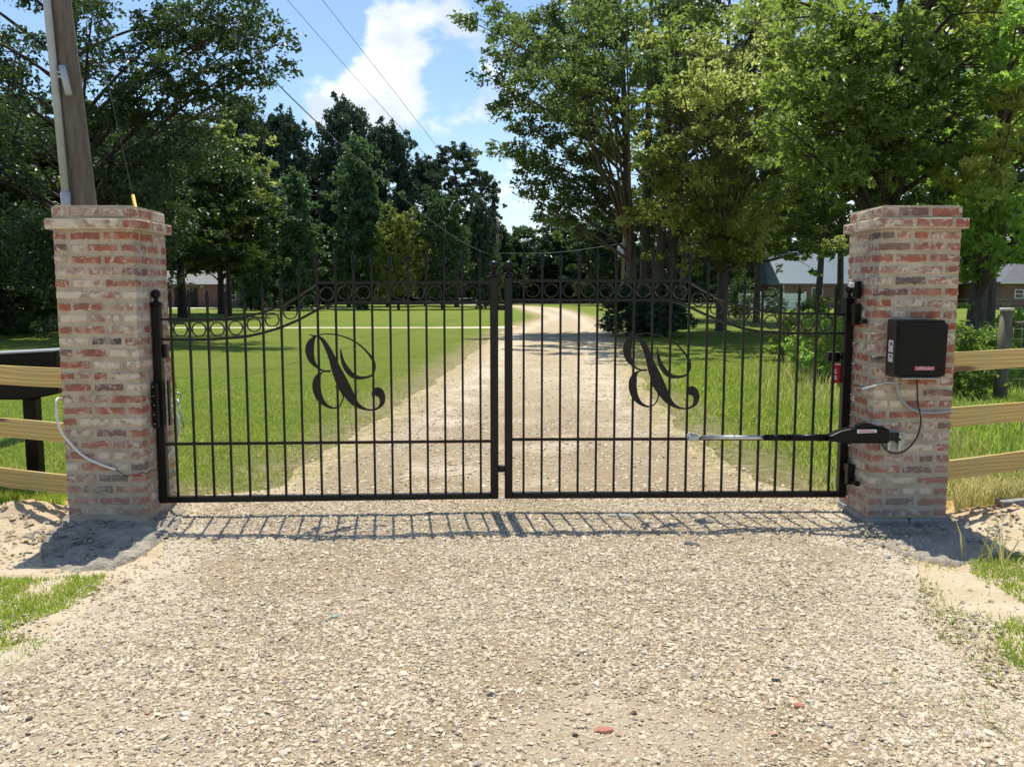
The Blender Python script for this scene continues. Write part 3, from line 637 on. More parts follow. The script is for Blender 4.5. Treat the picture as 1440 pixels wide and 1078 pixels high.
mb.tube([(e1.x - .02, 5.655, e0.z - .05), (e1.x - .02, 5.655, e0.z + .02)], .012, 8); wobj(mb, 'rear_bracket', MT['iron'], OP, .002)
bp = thing('bracket_plate', 'square pale plate behind the opener bracket on the right pillar front', 'plate', (0, 0, 0))
q0 = PY(1238, 634, 5.69); q1 = PY(1273, 607, 5.69); bp.location = ((q0.x + q1.x) / 2, 5.695, q0.z)
mb = MB(); mb.box(q0.x, 5.683, q0.z, q1.x, 5.697, q1.z); wobj(mb, 'plate', simple('weathered pale plate', (.45, .44, .36), .7, 0, .3, 16), bp, .003)
mb = MB()
for sx in (.25, .7):
    cx_ = q0.x + (q1.x - q0.x) * sx; mb.box(cx_ - .008, 5.655, q0.z + .012, cx_ + .008, 5.6825, q1.z - .02)
for sx, sz in ((.12, .15), (.12, .85), (.9, .15), (.9, .85)):
    mb.tube([(q0.x + (q1.x - q0.x) * sx, 5.675, q0.z + (q1.z - q0.z) * sz), (q0.x + (q1.x - q0.x) * sx, 5.6825, q0.z + (q1.z - q0.z) * sz)], .007, 6)
wobj(mb, 'bracket_lug', MT['zinc'], bp)

# ------------------------------------------------------------------ control box
CB = thing('control_box', 'black plastic gate control box on the front of the right pillar', 'control box', (2.78, 5.69, .95))
f0 = PY(1262, 529, 5.52); f1 = PY(1335, 451, 5.52)
bx0, bx1, bz0, bz1 = f0.x, f1.x, f0.z, f1.z
# the body is deeper than wide at its left edge; face slightly smaller than base
mb = MB(); mb.box(bx0 - .005, 5.575, bz0 - .012, bx1 + .004, 5.696, bz1 + .004); wobj(mb, 'body', MT['plastic_side'], CB, .008, 2)
mb = MB(); mb.prism([(bx0, bz0), (bx1 - .006, bz0), (bx1, bz1 - .03), (bx1 - .03, bz1), (bx0 + .02, bz1), (bx0, bz1 - .02)], 5.52, 5.5745); wobj(mb, 'cover', MT['plastic'], CB, .008, 2)
mb = MB(); mb.box(bx0 + .03, 5.525, bz0 - .0195, bx1 - .02, 5.58, bz0 - .0125); wobj(mb, 'pale_edge', MT['zinc'], CB, .001)  # pale strip along the lower edge of the box
l0 = PY(1286, 520.5, 5.52); l1 = PY(1314, 515, 5.52)
mb = MB(); mb.box(l0.x, 5.5165, l0.z, l1.x, 5.5195, l1.z); lb2 = wobj(mb, 'name_plate', MT['label_pink'], CB)
for za, zb_ in ((.42, .64), (.24, .39)):
    mb = MB(); zz0 = bz0 + (bz1 - bz0) * za; zz1 = bz0 + (bz1 - bz0) * zb_; mb.box(bx0 - .0075, 5.59, zz0, bx0 - .0055, 5.655, zz1); st = wobj(mb, 'sticker', MT['label'], CB)
    mb = MB(); mb.box(bx0 - .009, 5.605, zz0 + (zz1 - zz0) * .55, bx0 - .0078, 5.63, zz0 + (zz1 - zz0) * .8); sh = Vector(CB.location); mb.v = [tuple(Vector(p) - sh) for p in mb.v]; mb.obj('print', MT['ink'], st)
def text(body, size, m, parent, loc, rot=(R(90), 0, 0), ext=.0004):
    c = bpy.data.curves.new('lettering', 'FONT'); c.body = body; c.size = size; c.extrude = ext; c.align_x = 'CENTER'; c.align_y = 'CENTER'; c.resolution_u = 3
    tmp = bpy.data.objects.new('lettering', c); me = bpy.data.meshes.new_from_object(tmp); bpy.data.objects.remove(tmp); bpy.data.curves.remove(c)
    me.name = 'lettering'; me.materials.clear(); o = link('lettering', me, m, parent, loc); o.rotation_euler = rot; return o
text('LiftMaster', .026, MT['label'], lb2, Vector(((l0.x + l1.x) / 2, 5.516, (l0.z + l1.z) / 2)) - Vector(CB.location))
xs2 = [p[0] for p in lp_]; zs2 = [p[1] for p in lp_]
text('LiftMaster', .026, MT['red'], lab, Vector((sum(xs2) / 4, 5.597, sum(zs2) / 4)) - Vector(OP.location))

# cables on the right pillar
def cable(name, label, pts, r_, m, sub=6, cat='cable'):
    P = [tuple(p) for p in pts]; c = catmull(P, sub); o = MB().tube(c, r_, 8).obj(name, m); o['label'] = label; o['category'] = cat; return o
cy_ = 5.675
cable('power_cable', 'thin black cable looping from the control box down to the opener arm', [PY(1289.5, 533, 5.64), PY(1290, 548, 5.66), PY(1291, 570, cy_), PY(1295, 588, cy_), PY(1292, 608, cy_), PY(1283, 624, cy_), PY(1268, 636, cy_), PY(1252, 636, 5.66), PY(1243, 628, 5.65), PY(1240, 621, 5.645)], .0058, MT['black_cable'])
cable('grey_conduit', 'grey conduit curving from the box corner around the right pillar', [PY(1259, 527, 5.60), PY(1261, 540, 5.67), PY(1265, 558, 5.678), PY(1275, 570, 5.68), PY(1290, 578, 5.68), PY(1310, 580, 5.68), PY(1332, 578, 5.68), PY(1340, 577, 5.72)], .0085, MT['grey_cable'])
cable('grey_cable', 'pale grey cable running from the control box left round the pillar corner', [PY(1262, 538, 5.672), PY(1245, 538, 5.677), PY(1228, 543, 5.675), PY(1213, 547, 5.69), Vector((2.42, 5.78, PY(1204, 547, 5.78).z)), Vector((2.42, 5.95, PY(1196, 545, 5.95).z))], .0065, MT['pvc'])

# sensor on the pillar beside the gate post, lock box with red tag
SN = thing('photo_sensor', 'small black sensor box on the right pillar above the gate post', 'sensor', (2.41, 6.0, 1.55))
s0_, s1_ = PY(1199, 420, 5.98), PY(1209, 395, 5.98)
mb = MB(); mb.box(s0_.x - .0, 5.93, s0_.z, s1_.x - .004, 6.0, s1_.z); wobj(mb, 'housing', MT['plastic'], SN, .008, 2)
mb = MB(); mb.box(s0_.x - .03, 5.945, s1_.z - .045, s0_.x - .001, 5.985, s1_.z - .01); wobj(mb, 'eye', MT['label'], SN, .006)
KB = thing('lock_box', 'small black box mounted behind the right gate above the red tag', 'lock box', (2.33, 6.2, 1.1))
a0, a1 = PY(1163.5, 508, 6.18), PY(1181, 496, 6.18)
mb = MB(); mb.box(a0.x, 6.16, a0.z, a1.x, 6.24, a1.z); wobj(mb, 'case', MT['plastic'], KB, .006)
mb = MB(); mb.box(a0.x + .004, 6.155, a1.z + .0005, a1.x - .004, 6.235, a1.z + .006); wobj(mb, 'lid', MT['plastic_side'], KB, .002)
mb = MB(); mb.box(a1.x + .0005, 6.185, a0.z + .02, 2.434, 6.205, a1.z - .02); wobj(mb, 'mount', MT['iron'], KB)
RT = thing('red_warning_box', 'bright red box with white print behind the right gate post', 'warning box', (2.36, 6.2, .95))
a0, a1 = PY(1171.5, 538, 6.15), PY(1184, 510, 6.15)
mb = MB(); mb.box(a0.x, 6.14, a0.z, a1.x, 6.20, a1.z); wobj(mb, 'case', MT['red'], RT, .006, 2)
mb = MB(); mb.box(a0.x + .004, 6.135, a1.z - .014, a1.x - .002, 6.1395, a1.z - .004)
for k, (u0, u1, v0, v1) in enumerate(((1173.5, 1176.5, 519, 521), (1173.8, 1176.8, 522, 525), (1173.5, 1177, 528, 530), (1173.6, 1177.2, 531, 533.5))):
    c0, c1 = PY(u0, v1, 6.135), PY(u1, v0, 6.135); mb.box(c0.x, 6.1365, c0.z, c1.x, 6.1398, c1.z)
wobj(mb, 'white_print', MT['white'], RT)
mb = MB(); mb.box(a1.x + .0005, 6.16, (a0.z + a1.z) / 2 - .02, 2.434, 6.18, (a0.z + a1.z) / 2 + .02); wobj(mb, 'mount', MT['iron'], RT)

# white tube on the left pillar
y_ = 5.675
cable('white_tube', 'white flexible tube looped around the front of the left pillar', [Vector((-3.10, 5.98, .80)), PY(82, 560, 5.75), PY(79.5, 575, 5.70), PY(83, 600, 5.67), PY(98, 622, y_), PY(118, 641, y_), PY(140, 652, y_), PY(163, 660, y_)], .0085, MT['white_cable'], cat='tube')
cable('black_wire', 'short crooked black wire at the end of the white tube', [PY(163, 660, y_), PY(170, 665, y_), PY(178, 669, y_), PY(186, 667, y_), PY(192, 668, y_), PY(200, 664, y_), PY(206, 666, y_), PY(213, 661, 5.69), PY(221, 660, 5.80)], .003, MT['black_cable'], cat='wire')
wn = MB().tube([PY(188, 668, 5.67), PY(199, 668.5, 5.67)], [.008, .005], 8).obj('wire_nut', MT['red']); wn['label'] = 'tiny red wire connector on the left pillar front'; wn['category'] = 'connector'
cable('white_tube', 'white tube arching out behind the left gate post over the grass', [Vector((-2.49, 6.12, .80)), PY(243, 573, 6.15), PY(250, 588, 6.15), PY(251.5, 605, 6.15), PY(248, 622, 6.15), PY(241, 634, 6.15), PY(234, 645, 6.10), Vector((-2.492, 6.08, .40))], .009, MT['white_cable'], cat='tube')

# ------------------------------------------------------------------ board fences
def fence(label, A, B, zs, zs2, seed, group='new pine board fences'):
    A = Vector(A); B = Vector(B); d = (B - A); Lf = d.length; ang = math.atan2(d.y, d.x)
    root = thing('board_fence', label, 'fence', A, ang, group)
    for z, z2 in zip(zs, zs2):
        mb = MB(); n = 12; vs = []
        for i in range(n + 1):
            s = Lf * i / n; zc = z + (z2 - z) * i / n + math.sin(i * .9 + z * 9) * .002
            for y, dz in ((-.013, -.07), (.013, -.07), (.013, .07), (-.013, .07)): vs.append((s, y, zc + dz - z))
        fs = [(i * 4 + k, i * 4 + (k + 1) % 4, (i + 1) * 4 + (k + 1) % 4, (i + 1) * 4 + k) for i in range(n) for k in range(4)] + [(0, 1, 2, 3), (n * 4 + 3, n * 4 + 2, n * 4 + 1, n * 4)]
        mb.add(vs, fs); bd = mb.obj('board', MT['board'], root, loc=(0, 0, z)); nb = MB()
        for sx in (.05, .11, Lf - .09, Lf - .03):
            for dz in (-.04, .04): nb.tube([(sx, -.0155, dz), (sx, -.0125, dz)], .005, 6)
        nb.obj('nails', MT['zinc'], bd)
    s = Lf - .06
    mb = MB(); mb.box(-.05, .0145, -.3, .05, .11, 1.25); mb.obj('post', MT['board'], root, .006, loc=(s, 0, 0))
    return root
fence('new pine board fence running right from the right pillar', (2.975, 6.05, 0), (5.3, 6.95, 0), [PY(1343, 508.5, 6.15).z, PY(1340, 586.5, 6.15).z, PY(1335, 660.5, 6.15).z], [1.12, .72, .36], 1)
fence('new pine board fence running left from the left pillar', (-3.0, 5.98, 0), (-5.2, 6.80, 0), [PY(82, 531, 6.05).z, PY(85, 609, 6.05).z, PY(93, 682, 6.05).z], [PY(82, 531, 6.05).z, PY(85, 609, 6.05).z + .02, PY(93, 682, 6.05).z + .03], 2)
# black panel on a post, behind the left fence
BX = thing('black_trough', 'long black box with a pale top edge on a black post at far left', 'box', (-4.0, 6.95, 0))
p0, p1 = PY(80, 560, 6.95), PY(78, 494, 6.95)
mb = MB(); zt = p1.z; zb2 = p0.z - .01
poly = [(p0.x - 1.9, zb2 + .0), (p0.x - .25, zb2), (p0.x - .12, zb2 + .02), (p0.x + .02, zb2 + .05), (p0.x + .02, zt), (p0.x - 1.9, zt - .10)]
mb.prism(poly, 6.93, 7.25); wobj(mb, 'tub', MT['plastic'], BX, .008)
mb = MB(); mb.prism([(p0.x - 1.9, zt - .099), (p0.x + .02, zt + .001), (p0.x + .02, zt + .016), (p0.x - 1.9, zt - .083)], 6.915, 7.27); wobj(mb, 'rim', MT['grey_cable'], BX, .003)
pa, pb = PY(47, 600, 7.05), PY(46, 563, 7.05)
mb = MB(); mb.box(pa.x - .052, 7.0, -.1, pa.x + .052, 7.10, zb2 - .001); wobj(mb, 'post', MT['plastic'], BX, .004)

# ------------------------------------------------------------------ utility pole near
PO = thing('utility_pole', 'tall brown wooden utility pole behind the left pillar', 'utility pole', (-5.23, 11.0, 0))
mb = MB(); mb.tube([(0, 0, -.3), (-.19, 0, 2.7), (-.37, 0, 5.2), (-.71, 0, 10.3)], [.158, .145, .137, .115], 20); mb.obj('pole', MT['pole'], PO)
mb = MB(); mb.box(-1.95, -.05, 9.95, .5, .05, 10.07); mb.obj('crossarm', MT['pole'], PO, .005)
q = lambda u, v: PY(u, v, 10.83) - Vector(PO.location)
mb = MB(); mb.tube([q(93.5, 300), q(92, 270)], .058, 12); mb.tube([q(92, 271), q(66, 0), q(58, -80)], .046, 12); rs = mb.obj('riser_pipe', MT['pvc'], PO)
mb = MB(); a_, b2 = q(85, 93), q(97, 133)
mb.tube([q(87, 93), q(97, 134)], .042, 10); mb.tube([q(72, 99), q(92, 104)], .018, 8); mb.tube([q(73, 106), q(93, 110)], .018, 8); mb.obj('standoff_bracket', MT['pvc'], PO)
an = G(259, 602); an.z = 0
top_ = Vector((-5.81, 11, 8.5))
GW = thing('guy_wire', 'thin steel guy wire with yellow guard staked in the grass', 'guy wire', an)
loc = lambda s: an.lerp(top_, s) - an
mb = MB(); mb.tube([loc(.10), loc(1)], .0055, 6); mb.obj('strand', MT['wire'], GW)
mb = MB(); mb.tube([loc(.055), loc(.322)], [.022, .022], 8); mb.obj('yellow_guard', MT['yellow'], GW)
mb = MB(); ring = [loc(.044) + Vector((math.cos(a) * .045, 0, math.sin(a) * .045)) for a in np.linspace(0, 2 * math.pi, 13)]; mb.tube(ring, .008, 6); mb.tube([loc(-.01), loc(.040)], .010, 6); mb.obj('anchor_rod', MT['zinc'], GW)

# ------------------------------------------------------------------ overhead wires and far poles
FP = thing('utility_pole', 'slender far utility pole seen between the two gate leaves', 'utility pole', (-1.5, 90, 0))
mb = MB(); mb.tube([(0, 0, -.3), (0, 0, 9.2)], [.16, .12], 10); mb.obj('pole', MT['pole'], FP)
mb = MB(); mb.tube([(.0, -.25, 7.6), (.0, -.25, 8.3)], .2, 8); mb.obj('transformer', MT['wire'], FP)
TP = thing('utility_pole', 'far pole with a grey transformer left of the clustered trunks', 'utility pole', (8.9, 70, 0))
mb = MB(); mb.tube([(0, 0, -.3), (.3, 0, 8.2)], [.15, .12], 10); mb.obj('pole', MT['pole'], TP)
mb = MB(); mb.lathe((-.15, -.3, 4.4), [(.22, 0), (.25, .05), (.25, .75), (.2, .85)], 10); mb.obj('transformer', MT['pvc'], TP)
def wire(label, pts, r_, m=MT['wire']):
    o = MB().tube(catmull([tuple(p) for p in pts], 6), r_, 5).obj('overhead_wire', m); o['label'] = label; o['category'] = 'wire'; return o
wire('thick overhead cable sagging from the near pole to the far pole', [(-5.85, 11, 7.7), (-5.35, 19, 6.35), (-4.7, 31, 5.6), (-3.92, 45, 5.05), (-3.1, 60, 4.85), (-2.3, 76, 5.0), (-1.5, 90, 5.45)], [.010 + .0006 * i for i in range(37)])
wire('left of the two thin wires crossing the blue sky', [(-7.15, 11, 10.2), (-5.9, 35, 9.7), (-4, 65, 9.2), (-1.8, 90, 9.1)], [.005 + .0008 * i for i in range(19)])
wire('right of the two thin wires crossing the blue sky', [(-6.35, 11, 10.25), (-5.0, 35, 9.9), (-3.2, 65, 9.4), (-1.2, 90, 9.1)], [.005 + .0008 * i for i in range(19)])
wire('thin wire running from the far pole to the transformer pole', [(-1.5, 90, 5.6), (4, 80, 5.2), (9.1, 70, 5.5)], .02, MT['wire_light'])

# ------------------------------------------------------------------ far buildings
def ridge_roof(mb, x0, x1, y0, y1, ze, zr, inset=0, th=.12):
    ym = (y0 + y1) / 2
    v = [(x0, y0, ze), (x1, y0, ze), (x1, y1, ze), (x0, y1, ze), (x0 + inset, ym, zr), (x1 - inset, ym, zr)] + [(a, b, ze - th) for a, b in ((x0, y0), (x1, y0), (x1, y1), (x0, y1))]
    mb.add(v, [(0, 1, 5, 4), (2, 3, 4, 5), (1, 2, 5), (3, 0, 4), (6, 9, 8, 7), (0, 6, 7, 1), (1, 7, 8, 2), (2, 8, 9, 3), (3, 9, 6, 0)])
def window(root, x, z, w_, h_, y):
    mb = MB(); fr = .07
    mb.box(x, y - .05, z, x + w_, y - .003, z + fr); mb.box(x, y - .05, z + h_ - fr, x + w_, y - .003, z + h_); mb.box(x, y - .05, z + fr, x + fr, y - .003, z + h_ - fr); mb.box(x + w_ - fr, y - .05, z + fr, x + w_, y - .003, z + h_ - fr); mb.box(x + fr, y - .045, z + h_ / 2 - .03, x + w_ - fr, y - .006, z + h_ / 2 + .03)
    o = mb.obj('window', MT['white'], root); g_ = MB(); g_.box(x + fr, y - .02, z + fr, x + w_ - fr, y - .008, z + h_ - fr); g_.obj('pane', MT['glass_dark'], o)
H1 = thing('brick_house', 'brick house with pale blue metal roof right of the white fence', 'house', (26, 82, 0))
mb = MB(); mb.box(0, 0, 0, 16, 9, 2.25); mb.obj('wall', MT['farbrick'], H1)
mb = MB(); ridge_roof(mb, -.6, 16.6, -.6, 9.6, 2.37, 5.6, 0); rf = mb.obj('roof', MT['roof_blue'], H1)
window(H1, 2.6, .7, 1.1, 1.3, 0); window(H1, 6.0, .7, .9, 1.4, 0)
mb = MB(); mb.box(1.2, -1.2, 0, 2.2, -.3, .9); mb.obj('air_conditioner', MT['grey_cable'], H1, .03)
mb = MB(); mb.box(-.2, -.12, 0, -.02, .02, 2.2); mb.obj('downpipe', MT['pvc'], H1)
H2 = thing('brick_house', 'low brick house with grey hipped roof at the far right edge', 'house', (43.5, 76, 0))
mb = MB(); mb.box(0, 0, 0, 14, 8, 2.35); mb.obj('wall', MT['farbrick'], H2)
mb = MB(); ridge_roof(mb, -.6, 14.6, -.6, 8.6, 2.47, 4.5, 4.2); rf = mb.obj('roof', MT['roof_grey'], H2)
mb = MB(); mb.box(-.62, -.66, 2.30, 14.62, -.61, 2.46); mb.obj('fascia', MT['white'], rf)
window(H2, 1.0, 1.0, .8, .8, 0); window(H2, 5.0, 1.0, .8, .8, 0)
H3 = thing('brick_house', 'low brown brick house across the lawn beyond the left gate leaf', 'house', (-38, 88, 0))
mb = MB(); mb.box(0, 0, 0, 13, 7, 2.2); mb.obj('wall', MT['farbrick'], H3)
mb = MB(); ridge_roof(mb, -.6, 13.6, -.6, 7.6, 2.35, 3.8, 1.5); mb.obj('roof', MT['roof_white'], H3)
for x in (3.4, 5.0):
    mb = MB(); mb.box(x, -.06, 0, x + .75, -.004, 2.0); mb.obj('doorway', MT['opening_shade'], H3)  # near-black panel on the wall stands in for shade inside the opening
window(H3, 8.5, .7, 1.2, 1.1, 0)
WF = thing('panel_fence', 'white vinyl panel fence left of the blue roofed house', 'fence', (19.6, 74, 0))
for k in range(3):
    mb = MB(); mb.box(k * 1.9 + .07, -.02, .08, (k + 1) * 1.9 - .07, .02, 1.45); pn = mb.obj('panel', MT['white'], WF)
    mb = MB(); mb.box(k * 1.9 + .07, -.035, 1.30, (k + 1) * 1.9 - .07, -.0205, 1.46); mb.obj('rail', MT['white'], pn)
for k in range(4):
    mb = MB(); mb.box(k * 1.9 - .065, -.065, 0, k * 1.9 + .065, .065, 1.6); mb.obj('post', MT['white'], WF)
WR = thing('rail_fence', 'low white rail fence far off beside the centre gate posts', 'fence', (-6.2, 100, 0))
for k in range(3): mb = MB(); mb.box(k * 2 - .06, -.06, 0, k * 2 + .06, .06, .95); mb.obj('post', MT['white'], WR)
for z in (.35, .75): mb = MB(); mb.box(.061, -.03, z, 3.939, .03, z + .13); mb.obj('rail', MT['white'], WR)
# wire fence in the right verge
WFn = thing('wire_fence', 'sagging wire fence on thin steel posts in the shade at right', 'fence', (8.5, 44, 0))
for k in range(9): mb = MB(); mb.box(k * 2.6 - .02, -.02, 0, k * 2.6 + .02, .02, 1.25); mb.obj('post', MT['wire_light'], WFn)
for z in (.25, .5, .75, 1.0, 1.2): mb = MB(); mb.tube([(0, -.03, z), (20.8, -.03, z)], .006, 4); mb.obj('wire', MT['wire_light'], WFn)
# old post with round rail at the right
pt = PY(1416, 437, 12.7)
OPo = thing('wooden_post', 'weathered round wooden post with a pale top behind the right board fence', 'post', (pt.x, 12.7, 0))
mb = MB(); mb.tube([(-.03, 0, -.2), (-.02, 0, .6), (0, 0, pt.z)], [.098, .092, .085], 12); mb.obj('post', MT['oldwood'], OPo)
mb = MB(); mb.tube([(0, 0, pt.z + .001), (0, 0, pt.z + .045)], [.105, .095], 12); mb.obj('cap', MT['pale_stone'], OPo)
mb = MB(); mb.tube([(.085, -.02, pt.z - .19), (.6, -.02, pt.z - .18), (2.6, .2, pt.z - .16)], [.035, .042, .042], 10); mb.obj('rail', MT['oldwood'], OPo)
mb = MB()
for k in range(18): mb.tube([(.12 + k * .13, .01, .1), (.12 + k * .13, .01, pt.z - .24)], .003, 4)
for k in range(7): mb.tube([(.1, .012, .15 + k * .15), (2.4, .012, .15 + k * .15)], .003, 4)
mb.obj('wire_mesh', MT['wire_light'], OPo)

# ------------------------------------------------------------------ trees
def tubes_np(paths):
    mb = MB()
    for pts, rad, n in paths: mb.tube(pts, rad, n, cap=False)
    return mb
def leaves_np(centers, size, seed, upbias=.6, aspect=.55, fold=.15):
    r_ = np.random.default_rng(seed); n = len(centers)
    nrm = r_.normal(size=(n, 3)); nrm[:, 2] = np.abs(nrm[:, 2]) + upbias; nrm /= np.linalg.norm(nrm, axis=1)[:, None]
    a = r_.normal(size=(n, 3)); a -= (a * nrm).sum(1)[:, None] * nrm; a /= np.linalg.norm(a, axis=1)[:, None]
    b = np.cross(nrm, a); s = size * r_.uniform(.45, 1.6, n)[:, None]
    v = np.stack([centers - a * s * .5, centers + b * s * aspect * .5 + nrm * s * fold, centers + a * s * .5, centers - b * s * aspect * .5 + nrm * s * fold], 1).reshape(-1, 3)
    return v, np.arange(n * 4).reshape(-1, 4)
def bez(a, b, c, n):
    t_ = np.linspace(0, 1, n)[:, None]; return (1 - t_) ** 2 * a + 2 * t_ * (1 - t_) * b + t_ ** 2 * c
def tree_parts(kind, H, zb, rad, tr, seed, nl, leafn, lsz, clr, extra=(), lean=(0, 0), trunks=None, flat=.6, droop=.0, center=(0, 0)):
    """returns (trunk MB, branch MB, leaf verts, leaf faces)"""
    r_ = np.random.default_rng(seed); tb = MB(); bb = MB(); cl = []
    trunks = trunks or [(0, 0, lean[0], lean[1], 1.0)]
    axes = []
    for (tx, ty, lx, ly, sc) in trunks:
        n = 9; zz_ = np.linspace(0, H * .93 * sc, n); wob = np.cumsum(r_.normal(0, .012 * H / n, (n, 2)), 0) * (zz_ > .15 * H)[:, None]
        P = np.stack([tx + lx * zz_ / H + wob[:, 0], ty + ly * zz_ / H + wob[:, 1], zz_ - .15], 1)
        rr = tr * np.clip(1 - .85 * zz_ / (H * sc), .08, 1); rr[0] *= 1.45
        P2 = np.insert(P, 1, P[0] * .85 + P[1] * .15, 0); rr = np.insert(rr, 1, tr * 1.05)
        tb.tube(P2, list(rr), 10); axes.append((P, H * sc))
    def prof(f):                        # f 0..1 from crown base to top -> relative radius
        if kind == 'cone': return max(.06, 1 - f) ** .75 * (1 if f > .08 else .75)
        if kind == 'pine': return (.4 + .9 * f) if f < .5 else max(.2, .95 * math.sqrt(max(0, 1 - ((f - .5) / .52) ** 2.4)))
        if kind == 'column': return max(.1, (1 - f ** 3)) * (.65 + .35 * min(1, f * 3))
        return math.sqrt(max(.04, 1 - (2 * f - .9) ** 2 / 1.21))
    tg = []
    for i in range(nl):
        f = (i + r_.uniform(0, 1)) / nl; f = f ** .9; z = zb + (H - zb) * f
        an_ = i * 2.4 + r_.uniform(-.5, .5); rr = rad * prof(f) * r_.uniform(.45, 1.0)
        if kind in ('cone', 'column'): rr = rad * prof(f) * r_.uniform(.55, .95)
        tg.append((np.array([center[0] + lean[0] * f + rr * math.cos(an_), center[1] + lean[1] * f + rr * math.sin(an_), z]), 1.0))
    for e in extra: tg.append((np.array(e[:3], float), e[3] if len(e) > 3 else 1.0))
    for T, k in tg:
        P, Hs = axes[int(np.argmin([np.hypot(*(ax[0][4, :2] - T[:2])) for ax in axes]))]
        dist = np.hypot(T[0] - center[0], T[1] - center[1]); zs_ = max(min(T[2] - dist * (.15 if kind in ('pine', 'cone') else .55), Hs * .88), zb * .55)
        A = np.array([np.interp(zs_, P[:, 2], P[:, 0]), np.interp(zs_, P[:, 2], P[:, 1]), zs_])
        M_ = (A + T) / 2 + np.array([0, 0, dist * (.12 - droop)]); B = bez(A, M_, T, 6)
        r0 = tr * .32 * k ** .5 * min(1, dist / (rad * .7) + .3); bb.tube(B, list(np.linspace(r0, r0 * .2, 6)), 5, cap=False)
        cl.append((T, clr * k, 1.0)); cl.append((B[4], clr * k * .8, .8))
        if kind not in ('cone',):
            cl.append((B[3] + r_.normal(0, clr * .5, 3), clr * k * .7, .4))
        for _ in range(3 if kind not in ('cone', 'pine') else 2):
            T2 = B[3] * .5 + T * .5 + r_.normal(0, 1, 3) * clr * np.array([1.15, 1.15, .7]) * k; bb.tube(bez(B[3], (B[3] + T2) / 2 + np.array([0, 0, .1 * clr]), T2, 4), list(np.linspace(r0 * .35, r0 * .1, 4)), 4, cap=False)
            cl.append((T2, clr * k * .7, .6))
    wts = np.array([c[2] * c[1] ** 1.5 for c in cl]); cnt = r_.multinomial(leafn, wts / wts.sum()); out = []
    for (c, rr, _), m_ in zip(cl, cnt):
        sub = max(3, int(m_ / 28)); sc_ = r_.normal(0, 1, (sub, 3)); sc_ /= (np.linalg.norm(sc_, axis=1)[:, None] + .2); sc_ *= rr * r_.uniform(.5, 1.1, (sub, 1)) * np.array([1, 1, flat])
        ids = r_.integers(0, sub, m_); pts = c + sc_[ids] + r_.normal(0, rr * .20, (m_, 3)) * np.array([1, 1, flat]); out.append(pts)
    C3 = np.concatenate(out); v, f = leaves_np(C3, lsz, seed + 1, .35 if kind != 'pine' else .1)
    return tb, bb, v, f
TREES = {}
def tree(name, label, loc, group, key, leaf, bark='bark', rz=0.0, sc=1.0, scz=None, **kw):
    if key not in TREES:
        tb, bb, v, f = tree_parts(**kw)
        m1 = tb.mesh('trunk'); m1.materials.append(MT[bark]); m2 = bb.mesh('limbs'); m2.materials.append(MT[bark]); m3 = np_mesh('crown', v, f, LF[leaf]); TREES[key] = (m1, m2, m3)
    m1, m2, m3 = TREES[key]
    root = thing(name, label, 'tree', loc, rz, group); root.scale = (sc, sc, scz or sc)
    tr_ = link('trunk', m1, None, root); link('limbs', m2, None, tr_); cr = link('crown', m3, None, root)
    if m3.materials[0] != LF[leaf]:
        cr.material_slots[0].link = 'OBJECT'; cr.material_slots[0].material = LF[leaf]
    return root
def rel(u, v, y, base): p = PY(u, v, y); return (p.x - base[0], p.y - base[1], p.z)
# --- left near oak
b = (PY(123, 400, 30).x, 30)
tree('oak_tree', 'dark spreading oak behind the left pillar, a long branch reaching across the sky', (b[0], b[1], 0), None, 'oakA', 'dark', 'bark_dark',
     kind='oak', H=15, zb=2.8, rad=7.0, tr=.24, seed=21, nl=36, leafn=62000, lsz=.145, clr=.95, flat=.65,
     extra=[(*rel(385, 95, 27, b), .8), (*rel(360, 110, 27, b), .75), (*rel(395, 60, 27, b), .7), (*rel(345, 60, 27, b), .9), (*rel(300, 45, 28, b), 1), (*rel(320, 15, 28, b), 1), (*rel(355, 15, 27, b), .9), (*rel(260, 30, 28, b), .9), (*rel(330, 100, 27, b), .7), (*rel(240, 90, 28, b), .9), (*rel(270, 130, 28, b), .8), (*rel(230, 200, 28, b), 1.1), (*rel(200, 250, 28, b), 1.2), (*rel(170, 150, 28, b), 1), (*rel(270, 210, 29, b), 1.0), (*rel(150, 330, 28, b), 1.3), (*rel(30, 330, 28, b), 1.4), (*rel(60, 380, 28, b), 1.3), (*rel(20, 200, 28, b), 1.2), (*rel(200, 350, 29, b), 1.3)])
kwB = dict(kind='oak', H=13, zb=1.0, rad=4.6, tr=.25, seed=33, nl=46, leafn=26000, lsz=.30, clr=1.05, flat=.75)
G1 = 'dark woodland trees beyond the lawn'
kwH = dict(kwB, zb=4.0, seed=35, clr=.95)
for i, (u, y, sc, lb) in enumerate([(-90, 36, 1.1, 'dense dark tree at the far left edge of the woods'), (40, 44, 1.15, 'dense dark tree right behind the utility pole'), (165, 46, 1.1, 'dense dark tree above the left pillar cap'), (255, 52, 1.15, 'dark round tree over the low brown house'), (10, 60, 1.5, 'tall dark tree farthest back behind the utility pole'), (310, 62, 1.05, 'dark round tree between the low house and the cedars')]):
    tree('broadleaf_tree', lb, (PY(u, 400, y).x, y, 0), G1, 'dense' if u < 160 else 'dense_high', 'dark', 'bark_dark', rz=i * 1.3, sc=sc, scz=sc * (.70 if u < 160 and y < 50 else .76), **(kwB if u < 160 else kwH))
x = PY(318, 300, 56)
tree('broadleaf_tree', 'dark tree with yellow green sprays left of the pines', (x.x, 56, 0), G1, 'olive2', 'olive', 'bark_dark', kind='oak', H=12.3, zb=3.5, rad=2.9, tr=.16, seed=51, nl=22, leafn=7000, lsz=.26, clr=.75, flat=.7)
